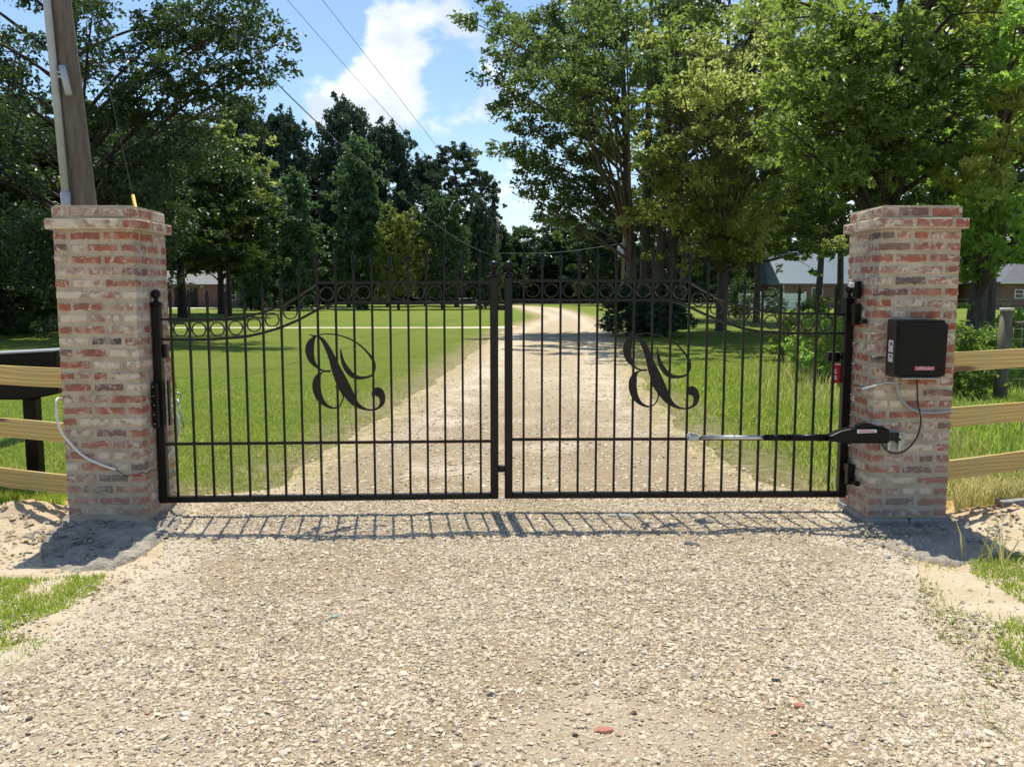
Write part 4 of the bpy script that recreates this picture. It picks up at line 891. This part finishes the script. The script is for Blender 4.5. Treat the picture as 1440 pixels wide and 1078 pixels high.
# understory at the far left
for i, (u, v, y, s) in enumerate([(-30, 0, 30, .9), (35, 0, 33, .8), (90, 0, 37, .8), (150, 0, 40, .7)]):
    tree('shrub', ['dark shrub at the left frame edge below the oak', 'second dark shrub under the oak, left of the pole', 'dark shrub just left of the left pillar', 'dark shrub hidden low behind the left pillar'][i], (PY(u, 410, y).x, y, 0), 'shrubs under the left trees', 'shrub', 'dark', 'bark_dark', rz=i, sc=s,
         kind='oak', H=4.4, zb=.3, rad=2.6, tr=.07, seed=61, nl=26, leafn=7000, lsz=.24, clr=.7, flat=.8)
# --- distant tree line, centre left
def far(name, lb, u, vtop, y, key, leaf, wpx, grp, base_w, base_h, **kw):
    Ht = CAM_H + (410 - vtop) / FPX * y; Wd = wpx / FPX * y / 2
    tree(name, lb, (PY(u, 400, y).x, y, 0), grp, key, leaf, 'bark_dark', rz=u * .7, sc=Wd / base_w, scz=Ht / base_h, **kw)
G2 = 'tall pines along the far edge of the lawn'; G3 = 'cedars and small trees at the far edge of the lawn'
kp1 = dict(kind='pine', H=20, zb=6.5, rad=4.5, tr=.32, seed=71, nl=36, leafn=18000, lsz=.34, clr=1.0, flat=.62)
kp2 = dict(kind='pine', H=20, zb=3, rad=5, tr=.32, seed=72, nl=64, leafn=40000, lsz=.36, clr=1.25, flat=.8)
far('pine_tree', 'round topped pine, leftmost of the far pines', 345, 152, 88, 'pineB', 'pine', 90, G2, 5, 20, **kp2)
far('pine_tree', 'far pine right of the round topped one, lower than the tallest', 402, 172, 90, 'pineB', 'pine', 85, G2, 5, 20, **kp2)
far('pine_tree', 'tallest pine of the far line against white cloud', 490, 156, 92, 'pineB', 'pine', 88, G2, 5, 20, **kp2)
far('pine_tree', 'pine just right of the tallest one with ragged top', 545, 188, 95, 'pineB', 'pine', 92, G2, 5, 20, **kp2)
far('pine_tree', 'pine behind the two cedars, dark and dense', 445, 228, 96, 'pineB', 'pine', 95, G2, 5, 20, **kp2)
far('pine_tree', 'open crowned pine standing alone with its trunk showing', 642, 212, 93, 'pineA', 'pine', 95, G2, 4.5, 20, **kp1)
far('pine_tree', 'smaller ragged pine right of the open crowned pine', 684, 250, 100, 'pineA', 'pine', 55, G2, 4.5, 20, **kp1)
far('pine_tree', 'pine filling the gap left of the open crowned pine', 598, 232, 99, 'pineB', 'pine', 70, G2, 5, 20, **kp2)
kc = dict(kind='column', H=10, zb=.5, rad=2.1, tr=.14, seed=81, nl=64, leafn=16000, lsz=.27, clr=.6, flat=.9)
kr = dict(kind='oak', H=8, zb=1.2, rad=2.6, tr=.14, seed=83, nl=34, leafn=10000, lsz=.24, clr=.72, flat=.8)
far('cedar_tree', 'shorter dark green cedar, leftmost of the cedars', 352, 285, 74, 'cedar', 'cedar', 62, G3, 2.1, 10, **kc)
far('cedar_tree', 'brighter pointed cedar right of the shorter one', 417, 250, 74, 'cedar', 'cedar', 72, G3, 2.1, 10, **kc)
far('cedar_tree', 'tall broad dark cedar near the middle of the tree line', 505, 208, 78, 'cedar', 'cedar', 82, G3, 2.1, 10, **kc)
far('small_tree', 'rounded yellow green tree in front of the pines', 560, 304, 76, 'round', 'yellowgreen', 76, G3, 2.6, 8, **kr)
far('small_tree', 'mid green rounded tree right of the yellow green one', 622, 282, 78, 'round', 'green', 82, G3, 2.6, 8, **kr)
far('cedar_tree', 'narrow dark cedar left of the centre gate posts', 676, 290, 80, 'cedar', 'pine', 44, G3, 2.1, 10, **kc)
far('small_tree', 'low dark tree at the end of the lawn, below the cedar gap', 460, 330, 80, 'round', 'dark', 70, G3, 2.6, 8, **kr)
far('small_tree', 'small yellow tinged tree left of the far pole', 690, 352, 84, 'round', 'green', 40, G3, 2.6, 8, **kr)
far('small_tree', 'low dark tree between the two leftmost cedars', 385, 318, 82, 'round', 'dark', 80, G3, 2.6, 8, **kr)
G4 = 'far trees closing the view behind the driveway'
for i, (u, vt, y, wpx, lf, lb) in enumerate([
        (735, 322, 130, 80, 'green', 'hazy green tree where the driveway disappears'), (790, 306, 125, 90, 'green', 'hazy green tree just right of the driveway end'),
        (850, 300, 100, 100, 'dark', 'dark tree left of the clustered trunks'), (930, 280, 95, 110, 'dark', 'dark tree behind the clustered trunks'),
        (1010, 270, 90, 120, 'dark', 'dark tree behind the single mossy trunk'), (1085, 268, 96, 110, 'green', 'green tree behind the white panel fence'),
        (1160, 300, 100, 110, 'dark', 'dark tree rising behind the blue roofed house'), (1250, 250, 92, 130, 'dark', 'dark tree behind the right pillar'),
        (1340, 255, 96, 130, 'green', 'green tree above the right pillar shoulder'), (1430, 262, 92, 130, 'dark', 'dark tree behind the grey roofed house'), (1530, 200, 80, 150, 'dark', 'dark tree at the far right edge of the woods'), (658, 330, 120, 60, 'dark', 'hazy dark tree behind the narrow cedar')]):
    Ht = CAM_H + (410 - vt) / FPX * y; Wd = wpx / FPX * y / 2
    tree('broadleaf_tree', lb, (PY(u, 400, y).x, y, 0), G4, 'dense', lf, 'bark_dark', rz=i * 1.7, sc=Wd / 4.6, scz=Ht / 13, **kwB)
G6 = 'low wall of woodland behind the lawn'
kwl = dict(kind='oak', H=8, zb=.4, rad=4.6, tr=.2, seed=141, nl=46, leafn=16000, lsz=.5, clr=1.25, flat=.8)
places = ['far behind the low brown house, left part', 'far behind the low brown house, right part', 'in the gap right of the low brown house', 'behind the leftmost cedar', 'behind the brighter cedar', 'between the brighter and the tall cedar', 'behind the tall broad cedar', 'behind the yellow green tree', 'between the yellow green and mid green trees', 'behind the mid green tree', 'behind the narrow cedar', 'behind the centre gate posts', 'left of the driveway vanishing point', 'at the driveway vanishing point', 'right of the driveway vanishing point', 'behind the dark conifer shrubs', 'behind the clustered trunks', 'behind the mossy trunk', 'left of the white panel fence', 'behind the white panel fence']
for i, pl in enumerate(places):
    u = 215 + i * 43; y = 108 + (i * 7) % 13 + (16 if u > 690 else 0)
    tree('broadleaf_tree', 'low dark woodland tree ' + pl, (PY(u, 400, y).x, y, 0), G6, 'lowwood', 'dark' if i % 3 else 'green', 'bark_dark', rz=i * 1.1, sc=.9, scz=.95 + .12 * ((i * 5) % 4), **kwl)
# --- right side
b = (PY(912, 400, 34).x, 34)
tree('oak_tree', 'large oak with four clustered trunks beside the driveway', (b[0], b[1], 0), None, 'oakN', 'oak', 'bark',
     kind='oak', H=16.5, zb=5.0, rad=5.6, tr=.22, seed=91, nl=34, leafn=60000, lsz=.15, clr=.80, flat=.7, trunks=[(-.55, 0, -.9, 0, .95), (-.12, .3, .1, .6, 1), (.32, -.1, .5, 0, 1), (.75, .2, 1.6, .3, .9)], center=(-.6, 0),
     extra=[(*rel(u, v, y, b), k) for u, v, y, k in ((700, 20, 33, 1), (660, 30, 33, .8), (720, 80, 32, 1), (690, 110, 32, .9), (740, 140, 33, 1), (700, 160, 33, .8), (760, 190, 33, 1), (720, 210, 33, .9), (770, 250, 33, 1), (740, 265, 33, .8), (770, 300, 33, .9), (800, 270, 34, 1), (800, 160, 33, 1), (820, 220, 33, .9), (790, 60, 32, 1.1), (850, 40, 32, 1.1), (740, 40, 32, 1), (760, 5, 32, 1), (830, 110, 31, 1), (800, 325, 34, .7), (840, 290, 34, .8), (760, 60, 25, .9), (720, 50, 27, .9), (800, 70, 25, 1), (840, 30, 24, 1), (780, 120, 27, .9), (745, 110, 28, .8), (820, 10, 22.5, .9), (880, 20, 22, .9))])
b = (PY(1015, 400, 35).x, 35)
tree('oak_tree', 'oak with olive leaves tinted yellow as if sunlit and a single mossy trunk', (b[0], b[1], 0), None, 'oakO', 'olive', 'bark',
     kind='oak', H=15, zb=4.2, rad=4.6, tr=.21, seed=97, nl=34, leafn=60000, lsz=.155, clr=.85, flat=.6, droop=.1,
     extra=[(*rel(u, v, y, b), k) for u, v, y, k in ((910, 90, 30, .9), (930, 60, 30, .9), (905, 180, 30, .8), (915, 230, 30, .8), (930, 270, 30, .8), (960, 240, 30, .9), (1000, 250, 29, .8), (1040, 220, 29, .8), (1080, 195, 29, .8), (1120, 175, 29, .8), (990, 300, 31, .9), (960, 310, 31, .9), (1040, 310, 32, 1), (1060, 350, 33, 1), (1000, 350, 33, .9), (970, 120, 30, 1), (1030, 90, 30, 1), (1090, 60, 31, 1), (1080, 120, 31, 1), (1100, 320, 34, .9), (905, 290, 31, .7), (1130, 270, 34, .8), (1105, 350, 34, .55), (1140, 350, 34, .6), (1175, 345, 34, .6), (940, 40, 23, .9), (990, 60, 24, 1), (1050, 30, 23, 1), (1100, 20, 24, 1), (1020, 120, 25, .9), (1080, 130, 26, .9), (930, 130, 26, .8))])
b = (PY(1249, 400, 19).x, 19)
tree('maple_tree', 'bright green maple rising behind the right pillar', (b[0], b[1], 0), None, 'maple', 'maple', 'bark_dark',
     kind='oak', H=9.5, zb=4.2, rad=2.9, tr=.22, seed=101, nl=26, leafn=22000, lsz=.14, clr=.6, flat=.7,
     extra=[(*rel(u, v, y, b), k) for u, v, y, k in ((1090, 170, 17, .8), (1110, 120, 17, .9), (1130, 210, 17, .8), (1100, 60, 17, 1), (1150, 60, 16.5, 1), (1150, 130, 16.5, 1.1), (1190, 90, 16.5, 1.1), (1200, 160, 16.5, 1.1), (1240, 120, 16.5, 1.1), (1280, 160, 17, 1), (1290, 210, 17, .9), (1180, 220, 17, .9), (1230, 220, 18, .8), (1300, 90, 17, 1), (1330, 230, 18, .7), (1210, 30, 17, 1.1), (1270, 50, 17, 1.1), (1170, 355, 19, .38))])
b = (PY(1368, 400, 19).x, 19)
tree('maple_tree', 'light green tree with a leaning trunk at the right frame edge', (b[0], b[1], 0), None, 'edge', 'lime', 'bark',
     kind='oak', H=9.5, zb=2.6, rad=2.7, tr=.215, seed=107, nl=28, leafn=20000, lsz=.145, clr=.6, flat=.65, lean=(.9, 0), center=(.9, 0),
     extra=[(*rel(u, v, y, b), k) for u, v, y, k in ((1350, 240, 17, .7), (1380, 270, 16.5, .8), (1410, 240, 16, .8), (1430, 290, 16, .8), (1400, 320, 17, .8), (1430, 350, 16.5, .7), (1360, 300, 18, .8), (1380, 350, 18.5, .7), (1420, 180, 16, .8), (1435, 120, 16, .8), (1400, 60, 17, .8), (1430, 30, 16, .9), (1365, 380, 18.6, .6), (1345, 340, 18.6, .6))])
kw7 = dict(kind='oak', H=14, zb=4.5, rad=3.4, tr=.18, seed=113, nl=34, leafn=20000, lsz=.22, clr=.8, flat=.7)
G5 = 'slender dark trees in the right background'
for i, (u, y, sc, lf, lb) in enumerate([(1152, 40, .95, 'oak', 'slender dark tree just left of the blue roofed house'), (1182, 46, 1.1, 'dark', 'slender tree with trunk in front of the blue roofed house'), (1065, 44, 1.0, 'oak', 'slender tree right of the mossy trunk, with drooping dark foliage'), (1310, 40, 1.1, 'oak', 'dark tree hidden behind the right pillar'), (1395, 34, 1.05, 'oak', 'dark tree behind the leaning light green tree'), (1480, 28, 1.0, 'maple', 'green tree just outside the right frame edge'), (960, 50, 1.1, 'dark', 'dark slender tree between the clustered trunks and mossy trunk')]):
    tree('broadleaf_tree', lb, (PY(u, 400, y).x, y, 0), G5, 'slender', lf, 'bark', rz=i * 2.1, sc=sc, **kw7)
# low shrubs
ksh = dict(kind='cone', H=2.9, zb=.15, rad=1.75, tr=.06, seed=121, nl=60, leafn=16000, lsz=.12, clr=.36, flat=.6)
tree('conifer_shrub', 'dark low conifer below the clustered trunks at the drive edge', (PY(885, 400, 31).x, 31, 0), 'dark conifer shrubs by the drive', 'consh', 'pine', 'bark_dark', sc=.75, scz=.62, **ksh)
tree('conifer_shrub', 'dark low conifer right of the other, in front of the scroll', (PY(935, 400, 30.5).x, 30.5, 0), 'dark conifer shrubs by the drive', 'consh', 'pine', 'bark_dark', rz=2, sc=.78, scz=.68, **ksh)
kb = dict(kind='oak', H=1.6, zb=.1, rad=1.0, tr=.03, seed=127, nl=22, leafn=4200, lsz=.10, clr=.3, flat=.8)
for i, (u, y, s, lf, lb) in enumerate([(1035, 52, 1.3, 'green', 'small leafy bush left of the white panel fence'), (1088, 60, 1.0, 'green', 'small bush in front of the white panel fence end'), (1150, 17, .62, 'lime', 'weedy sunlit bush behind the right gate leaf'), (1185, 15, .6, 'lime', 'weedy bush directly behind the right gate hinge'), (1120, 20, .6, 'maple', 'low weedy bush left of the sunlit one'), (1395, 14.5, .55, 'lime', 'sunlit bush left of the weathered wooden post'), (1352, 13, .6, 'maple', 'bush at the foot of the leaning trunk'), (1150, 30, .8, 'maple', 'bush in the shade before the wire fence'), (1432, 16, .7, 'lime', 'sunlit bush right of the weathered wooden post')]):
    tree('bush', lb, (PY(u, 400, y).x, y, 0), 'weedy bushes of the right verge', 'bush', lf, 'bark', rz=i, sc=s, **kb)

# ------------------------------------------------------------------ grass and weeds
def blades(name, pts, hmin, hmax, wid, leaf, seed, lean=.5, segs=1, label=None):
    r_ = np.random.default_rng(seed); n = len(pts); a = r_.uniform(0, 2 * math.pi, n); h = r_.uniform(hmin, hmax, n); w_ = wid * r_.uniform(.6, 1.4, n)
    la = r_.uniform(0, 2 * math.pi, n); ll = h * lean * r_.uniform(.1, 1, n)
    P = np.asarray(pts); dx = np.cos(a) * w_ / 2; dy = np.sin(a) * w_ / 2; z0 = np.zeros(n) - .005
    base1 = P + np.stack([dx, dy, z0], 1); base2 = P - np.stack([dx, dy, -z0], 1)
    tip = P + np.stack([np.cos(la) * ll, np.sin(la) * ll, h], 1)
    if segs == 1:
        v = np.stack([base1, base2, tip], 1).reshape(-1, 3); f = np.arange(n * 3).reshape(-1, 3)
    else:
        mid = P + np.stack([np.cos(la) * ll * .3, np.sin(la) * ll * .3, h * .6], 1); m1 = mid + np.stack([dx * .7, dy * .7, 0 * h], 1); m2 = mid - np.stack([dx * .7, dy * .7, 0 * h], 1)
        v = np.stack([base1, base2, m2, m1, tip], 1).reshape(-1, 3); k = np.arange(n)[:, None] * 5
        f = np.concatenate([k + np.array([[0, 1, 2]]), k + np.array([[0, 2, 3]]), k + np.array([[3, 2, 4]])])
    o = link(name, np_mesh(name, v, f, LF[leaf])); o['kind'] = 'stuff'
    if label: o['label'] = label
    return o
def sample(n, x0, x1, y0, y1, dens, seed, bias=1.0):
    r_ = np.random.default_rng(seed); x = r_.uniform(x0, x1, n); y = y0 + (y1 - y0) * r_.uniform(0, 1, n) ** bias
    keep = r_.uniform(0, 1, n) < dens(x, y); x, y = x[keep], y[keep]; return np.stack([x, y, hf(x, y)], 1)
inv = lambda x, y, m=1.06: np.abs(x) < y * .62 * m + .3
sm = lambda x, a, b: np.clip((x - a) / (b - a), 0, 1)
def lawnd(x, y):
    e = np.minimum(le(y) - x, (y - 6.35)) + (fbm(x * 1.5, y * 1.5, 77) - .47) * 1.4
    return sm(e, .0, .9) * inv(x, y) * (x < le(y) + .1) * (1 - sm(y + (fbm(x, y, 66) - .47) * 6, 12, 18))
blades('lawn_grass', sample(260000, -11, 0, 6.4, 19, lawnd, 5, 1.5), .018, .05, .010, 'grass', 1, 1.1)
def lawnsparse(x, y):
    e = np.minimum(le(y) - x, (y - 6.2)); return sm(e, -.45, .2) * .8 * inv(x, y) * sm(fbm(x * 3, y * 3, 78), .34, .55) * (x < le(y) + .45)
blades('edge_grass', sample(60000, -6, 0, 6.2, 14, lawnsparse, 6, 1.3), .02, .06, .008, 'weeds', 2, .9)
def vergd(x, y):
    e = np.minimum(x - re_(y), (y - 6.5)) + (fbm(x * 1.2, y * 1.2, 79) - .47) * 1.6
    return sm(e, .0, .9) * inv(x, y) * (1 - sm(y + (fbm(x, y, 66) - .47) * 6, 14, 20))
blades('verge_grass', sample(130000, 1, 13, 6.4, 21, vergd, 7, 1.3), .03, .12, .011, 'grass', 3, 1.0, 2)
def tall(x, y): return sm(x - re_(y), .9, 2.2) * inv(x, y) * sm(fbm(x * .9, y * .9, 80), .35, .6)
blades('tall_weeds', sample(9000, 2, 12, 7.2, 18, tall, 8, 1.2), .12, .42, .010, 'weeds', 4, .7, 2)
def rsparse(x, y):
    e = np.minimum(x - re_(y), (y - 6.2)); return sm(e, -.45, .2) * .8 * inv(x, y) * sm(fbm(x * 3, y * 3, 83), .34, .55)
blades('edge_grass', sample(40000, 1, 5, 6.2, 14, rsparse, 16, 1.3), .02, .06, .008, 'weeds', 12, 1.0)
# tufts in the foreground corners: masks from the photo
def inpoly(x, y, poly):
    P = [(G(u, v).x, G(u, v).y) for u, v in poly]; ins = np.zeros(x.shape, bool)
    for k in range(len(P)):
        a, b = P[k], P[(k + 1) % len(P)]; c = (a[1] > y) != (b[1] > y); ins ^= c & (x < a[0] + (y - a[1]) / ((b[1] - a[1]) or 1e-9) * (b[0] - a[0]))
    return ins
def polyd(polys, nz=.0, sc=3):
    def f(x, y):
        wx = x + (fbm(x * sc, y * sc, 5) - .47) * .25; wy = y + (fbm(x * sc, y * sc, 6) - .47) * .25; d = np.zeros(x.shape)
        for p, k in polys: d = np.maximum(d, inpoly(wx, wy, p) * k)
        return d * (sm(fbm(x * 5, y * 5, 12), .30 + nz, .55 + nz) if nz is not None else 1)
    return f
blades('corner_grass', sample(70000, -5, -2, 3.4, 5.1, polyd([([(-200, 815), (60, 808), (150, 806), (130, 835), (70, 862), (10, 890), (-200, 915)], 1), ([(-200, 900), (30, 893), (62, 900), (40, 925), (0, 940), (-200, 985)], .8)], -.1), 9), .012, .04, .007, 'grass', 5, 1.3, 1)
blades('corner_grass', sample(80000, 2, 5, 3.0, 5.3, polyd([([(1362, 790), (1440, 780), (1620, 800), (1620, 850), (1440, 855), (1400, 825)], 1), ([(1380, 880), (1440, 868), (1620, 890), (1620, 960), (1440, 945), (1395, 915)], .85)], -.14), 10), .012, .04, .007, 'grass', 6, 1.3, 1)
blades('sparse_grass', sample(60000, 1.4, 4.5, 2.8, 5.0, polyd([([(1280, 790), (1360, 800), (1420, 870), (1440, 1000), (1440, 1078), (1330, 1040), (1290, 950), (1300, 880)], .5), ([(1235, 925), (1265, 930), (1270, 955), (1245, 950)], .8)], .12), 11), .015, .05, .006, 'weeds', 7, 1.3, 1)
blades('fence_foot_grass', sample(40000, -5, -2.9, 5.6, 7.2, polyd([([(-300, 690), (20, 690), (95, 690), (95, 722), (60, 712), (0, 735), (-300, 780)], .9), ([(-400, 560), (95, 560), (95, 690), (-400, 700)], .9)], .0), 12), .03, .09, .008, 'grass', 8, .8, 1)
blades('fence_foot_grass', sample(30000, 2.9, 6, 5.9, 7.6, polyd([([(1335, 680), (1620, 672), (1620, 715), (1400, 712), (1340, 720)], .9), ([(1335, 560), (1660, 560), (1660, 680), (1335, 690)], .9)], .0), 13), .05, .2, .008, 'weeds', 9, .9, 2)
blades('tall_blades', np.array([(G(u, v).x, G(u, v).y, 0) for u, v in [(1398 + rnd.gauss(0, 22), 792 + rnd.gauss(0, 9)) for _ in range(34)]]), .06, .36, .010, 'weeds', 10, 1.1, 2)

# ------------------------------------------------------------------ loose gravel
def ico():
    bm = bmesh.new(); bmesh.ops.create_icosphere(bm, subdivisions=1, radius=1); v = np.array([x.co[:] for x in bm.verts]); f = np.array([[x.index for x in fc.verts] for fc in bm.faces]); bm.free(); return v, f
IV, IF = ico()
OV = np.array([(1, 0, 0), (-1, 0, 0), (0, 1, 0), (0, -1, 0), (0, 0, 1), (0, 0, -1)], float) * 1.15
OF = np.array([(0, 2, 4), (2, 1, 4), (1, 3, 4), (3, 0, 4), (2, 0, 5), (1, 2, 5), (3, 1, 5), (0, 3, 5)])
def stones(name, pts, size, seed, label, flatz=.55, IV=IV, IF=IF):
    r_ = np.random.default_rng(seed); n = len(pts); bv = IV[None] * (1 + r_.normal(0, .17, (n, len(IV), 1))) + r_.normal(0, .12, (n, len(IV), 3))
    s = size * np.exp(r_.normal(0, .38, n)); s = np.clip(s, size * .4, size * 1.9)
    sc_ = np.stack([s * r_.uniform(.8, 1.35, n), s * r_.uniform(.65, 1.0, n), s * flatz * r_.uniform(.6, 1.2, n)], 1); bv = bv * sc_[:, None, :]
    tl = r_.normal(0, .25, n); ct, st_ = np.cos(tl)[:, None], np.sin(tl)[:, None]; x, y, z = bv[..., 0], bv[..., 1], bv[..., 2]; x, z = x * ct - z * st_, x * st_ + z * ct
    a = r_.uniform(0, 6.283, n); ca, sa = np.cos(a)[:, None], np.sin(a)[:, None]; x, y = x * ca - y * sa, x * sa + y * ca
    V = np.stack([x + pts[:, 0:1], y + pts[:, 1:2], z + pts[:, 2:3] + (sc_[:, 2:3] * .35)], -1).reshape(-1, 3)
    F = (IF[None] + (np.arange(n) * len(IV))[:, None, None]).reshape(-1, 3)
    o = link(name, np_mesh(name, V, F, MT['stones'], False)); o['kind'] = 'stuff'; o['label'] = label; return o
dusty = [([(650, 1085), (700, 1010), (800, 970), (950, 985), (1080, 1020), (1060, 1085)], 1), ([(-100, 1085), (-60, 1010), (120, 985), (260, 1010), (330, 1085)], 1)]
dpf = polyd(dusty, None)
def grav(x, y):
    e = np.minimum(x - le(y), re_(y) - x) + (fbm(x * 2, y * 2, 91) - .47) * 1.1
    d = sm(e, -.2, .5) * (1 - .6 * dpf(x, y)); return d * np.clip(.45 + 1.1 * sm(fbm(x * 1.1, y * 1.1, 92), .32, .58), 0, 1) * inv(x, y)
def lift(p, k=.012): p = p.copy(); p[:, 2] += k; return p
stones('gravel_stones', lift(sample(52000, -4.2, 4.4, 2.6, 6.6, grav, 20, 1.3)), .0086, 1, 'pale tan gravel stones spread over the driveway in front of the gate')
stones('fine_gravel', lift(sample(270000, -4.2, 4.4, 2.6, 6.6, lambda x, y: np.clip(grav(x, y) * 1.2 + .10 * dpf(x, y), 0, 1), 21, 1.2)), .0056, 2, 'fine gravel chips between the larger driveway stones', .6, OV, OF)
stones('gravel_stones', lift(sample(42000, -2.5, 4, 6.4, 24, lambda x, y: grav(x, y) * (1 - sm(y, 8, 24)), 22, 1.5)), .0105, 3, 'pale gravel stones on the driveway beyond the gate', .5, OV, OF)
def chips(x, y): return np.clip(bumpf(x, y, -2.95, 5.35, .5, .32) * 1.4 * (fbm(x * 4, y * 4, 60) > .42) + bumpf(x, y, 2.75, 5.45, .6, .22) * 1.4 * (fbm(x * 4, y * 4, 61) > .42), 0, 1)
oc = stones('cement_crumbs', lift(sample(9000, -4, 4, 4.5, 6.0, chips, 29, 1.0), .035), .011, 9, 'grey cement crumbs strewn over the spills beside the pillars'); oc.data.materials[0] = MT['spill']
dme = bpy.data.objects['driveway'].data; co = np.empty(len(dme.vertices) * 3, np.float32); dme.vertices.foreach_get('co', co); co = co.reshape(-1, 3)
wx = co[:, 0].astype(float); wy = co[:, 1].astype(float); dv = np.zeros(len(wx))
for k in range(9): dv += dpf(wx + .16 * math.cos(k * 2.4) * k / 8, wy + .16 * math.sin(k * 2.4) * k / 8) / 9
at = dme.attributes.new('dust', 'FLOAT', 'POINT'); at.data.foreach_set('value', dv.astype(np.float32))
def clod(x, y): return (np.minimum(x - le(y), re_(y) - x) < .1) * inv(x, y) * np.clip(bumpf(x, y, -3.4, 5.6, .7, .5) + bumpf(x, y, 3.4, 5.4, .7, .6) + .12, 0, 1) * (fbm(x * 5, y * 5, 63) > .45)
oc = stones('soil_clods', lift(sample(26000, -4.8, 4.8, 3.0, 6.4, clod, 33, 1.0), -.002), .012, 12, 'crumbly sandy clods on the soil beside the pillars', .6, OV, OF); oc.data.materials[0] = MT['dirt']
def sidest(x, y): return (np.minimum(x - le(y), re_(y) - x) < .15) * inv(x, y) * .5 * sm(fbm(x * 2.4, y * 2.4, 95), .32, .55)
stones('scattered_pebbles', lift(sample(22000, -4.6, 4.8, 2.7, 6.8, sidest, 23, 1.2), .0), .0062, 4, 'sparse pebbles on the sandy shoulders of the driveway', .6, OV, OF)

# ------------------------------------------------------------------ single stones and debris
def rock(name, lb, u, v, sx, sy, sz, m, seed, cat='stone', z=0):
    r_ = random.Random(seed); bm = bmesh.new(); bmesh.ops.create_icosphere(bm, subdivisions=2, radius=1)
    for vv in bm.verts:
        k = 1 + r_.uniform(-.14, .14); vv.co = Vector((vv.co.x * sx * k, vv.co.y * sy * k, vv.co.z * sz * k))
    me = bpy.data.meshes.new(name); bm.to_mesh(me); bm.free(); me.materials.append(m); p = G(u, v); o = link(name, me); o.location = (p.x, p.y, float(hf(p.x, p.y)) + sz * .4 + z + .012); o.rotation_euler = (0, 0, r_.uniform(-.5, .5)); o['label'] = lb; o['category'] = cat
rock('stone', 'thin dark slate piece lying on gravel right of the centre', 970, 771, .06, .03, .010, MT['skid'], 1)
rock('stone', 'flat grey slab in the gate shadow on the gravel', 872, 727, .10, .04, .008, MT['conc_block'], 2)
rock('brick_shard', 'small terracotta shard on the gravel near the bottom edge', 849, 1034, .035, .018, .012, MT['red_stone'], 3, 'shard')
rock('stone', 'round brown pebble in the dusty patch at lower right', 1123, 997, .020, .017, .014, MT['red_stone'], 4)
rock('stone', 'smooth dark pebble on the gravel at lower right', 1090, 961, .020, .013, .011, MT['skid'], 5)
rock('glass_shard', 'tiny pale green shard on the gravel left of centre', 471, 871, .022, .014, .008, MT['green_stone'], 6, 'shard')
rock('stone', 'dark pebble cluster on the gravel below the gate centre', 691, 983, .017, .012, .008, MT['skid'], 7)
rock('stone', 'large pale stone at the foot of the left board fence', 36, 690, .13, .08, .05, MT['pale_stone'], 8)
rock('stone', 'dusty round stone on the sand right of the gravel', 1247, 788, .028, .022, .020, MT['pale_stone'], 9)
rock('stone', 'flat pale stone on the gravel at lower left', 262, 1008, .028, .018, .009, MT['pale_stone'], 10)
p = G(1425, 716); mb = MB(); mb.box(-.12, -.05, 0, .5, .05, .045); o = mb.obj('timber_offcut', MT['conc_block'], None, .006, loc=(p.x, p.y, .03)); o.rotation_euler = (0, 0, .12); o['label'] = 'grey timber offcut lying on the soil right of the right pillar'; o['category'] = 'timber'
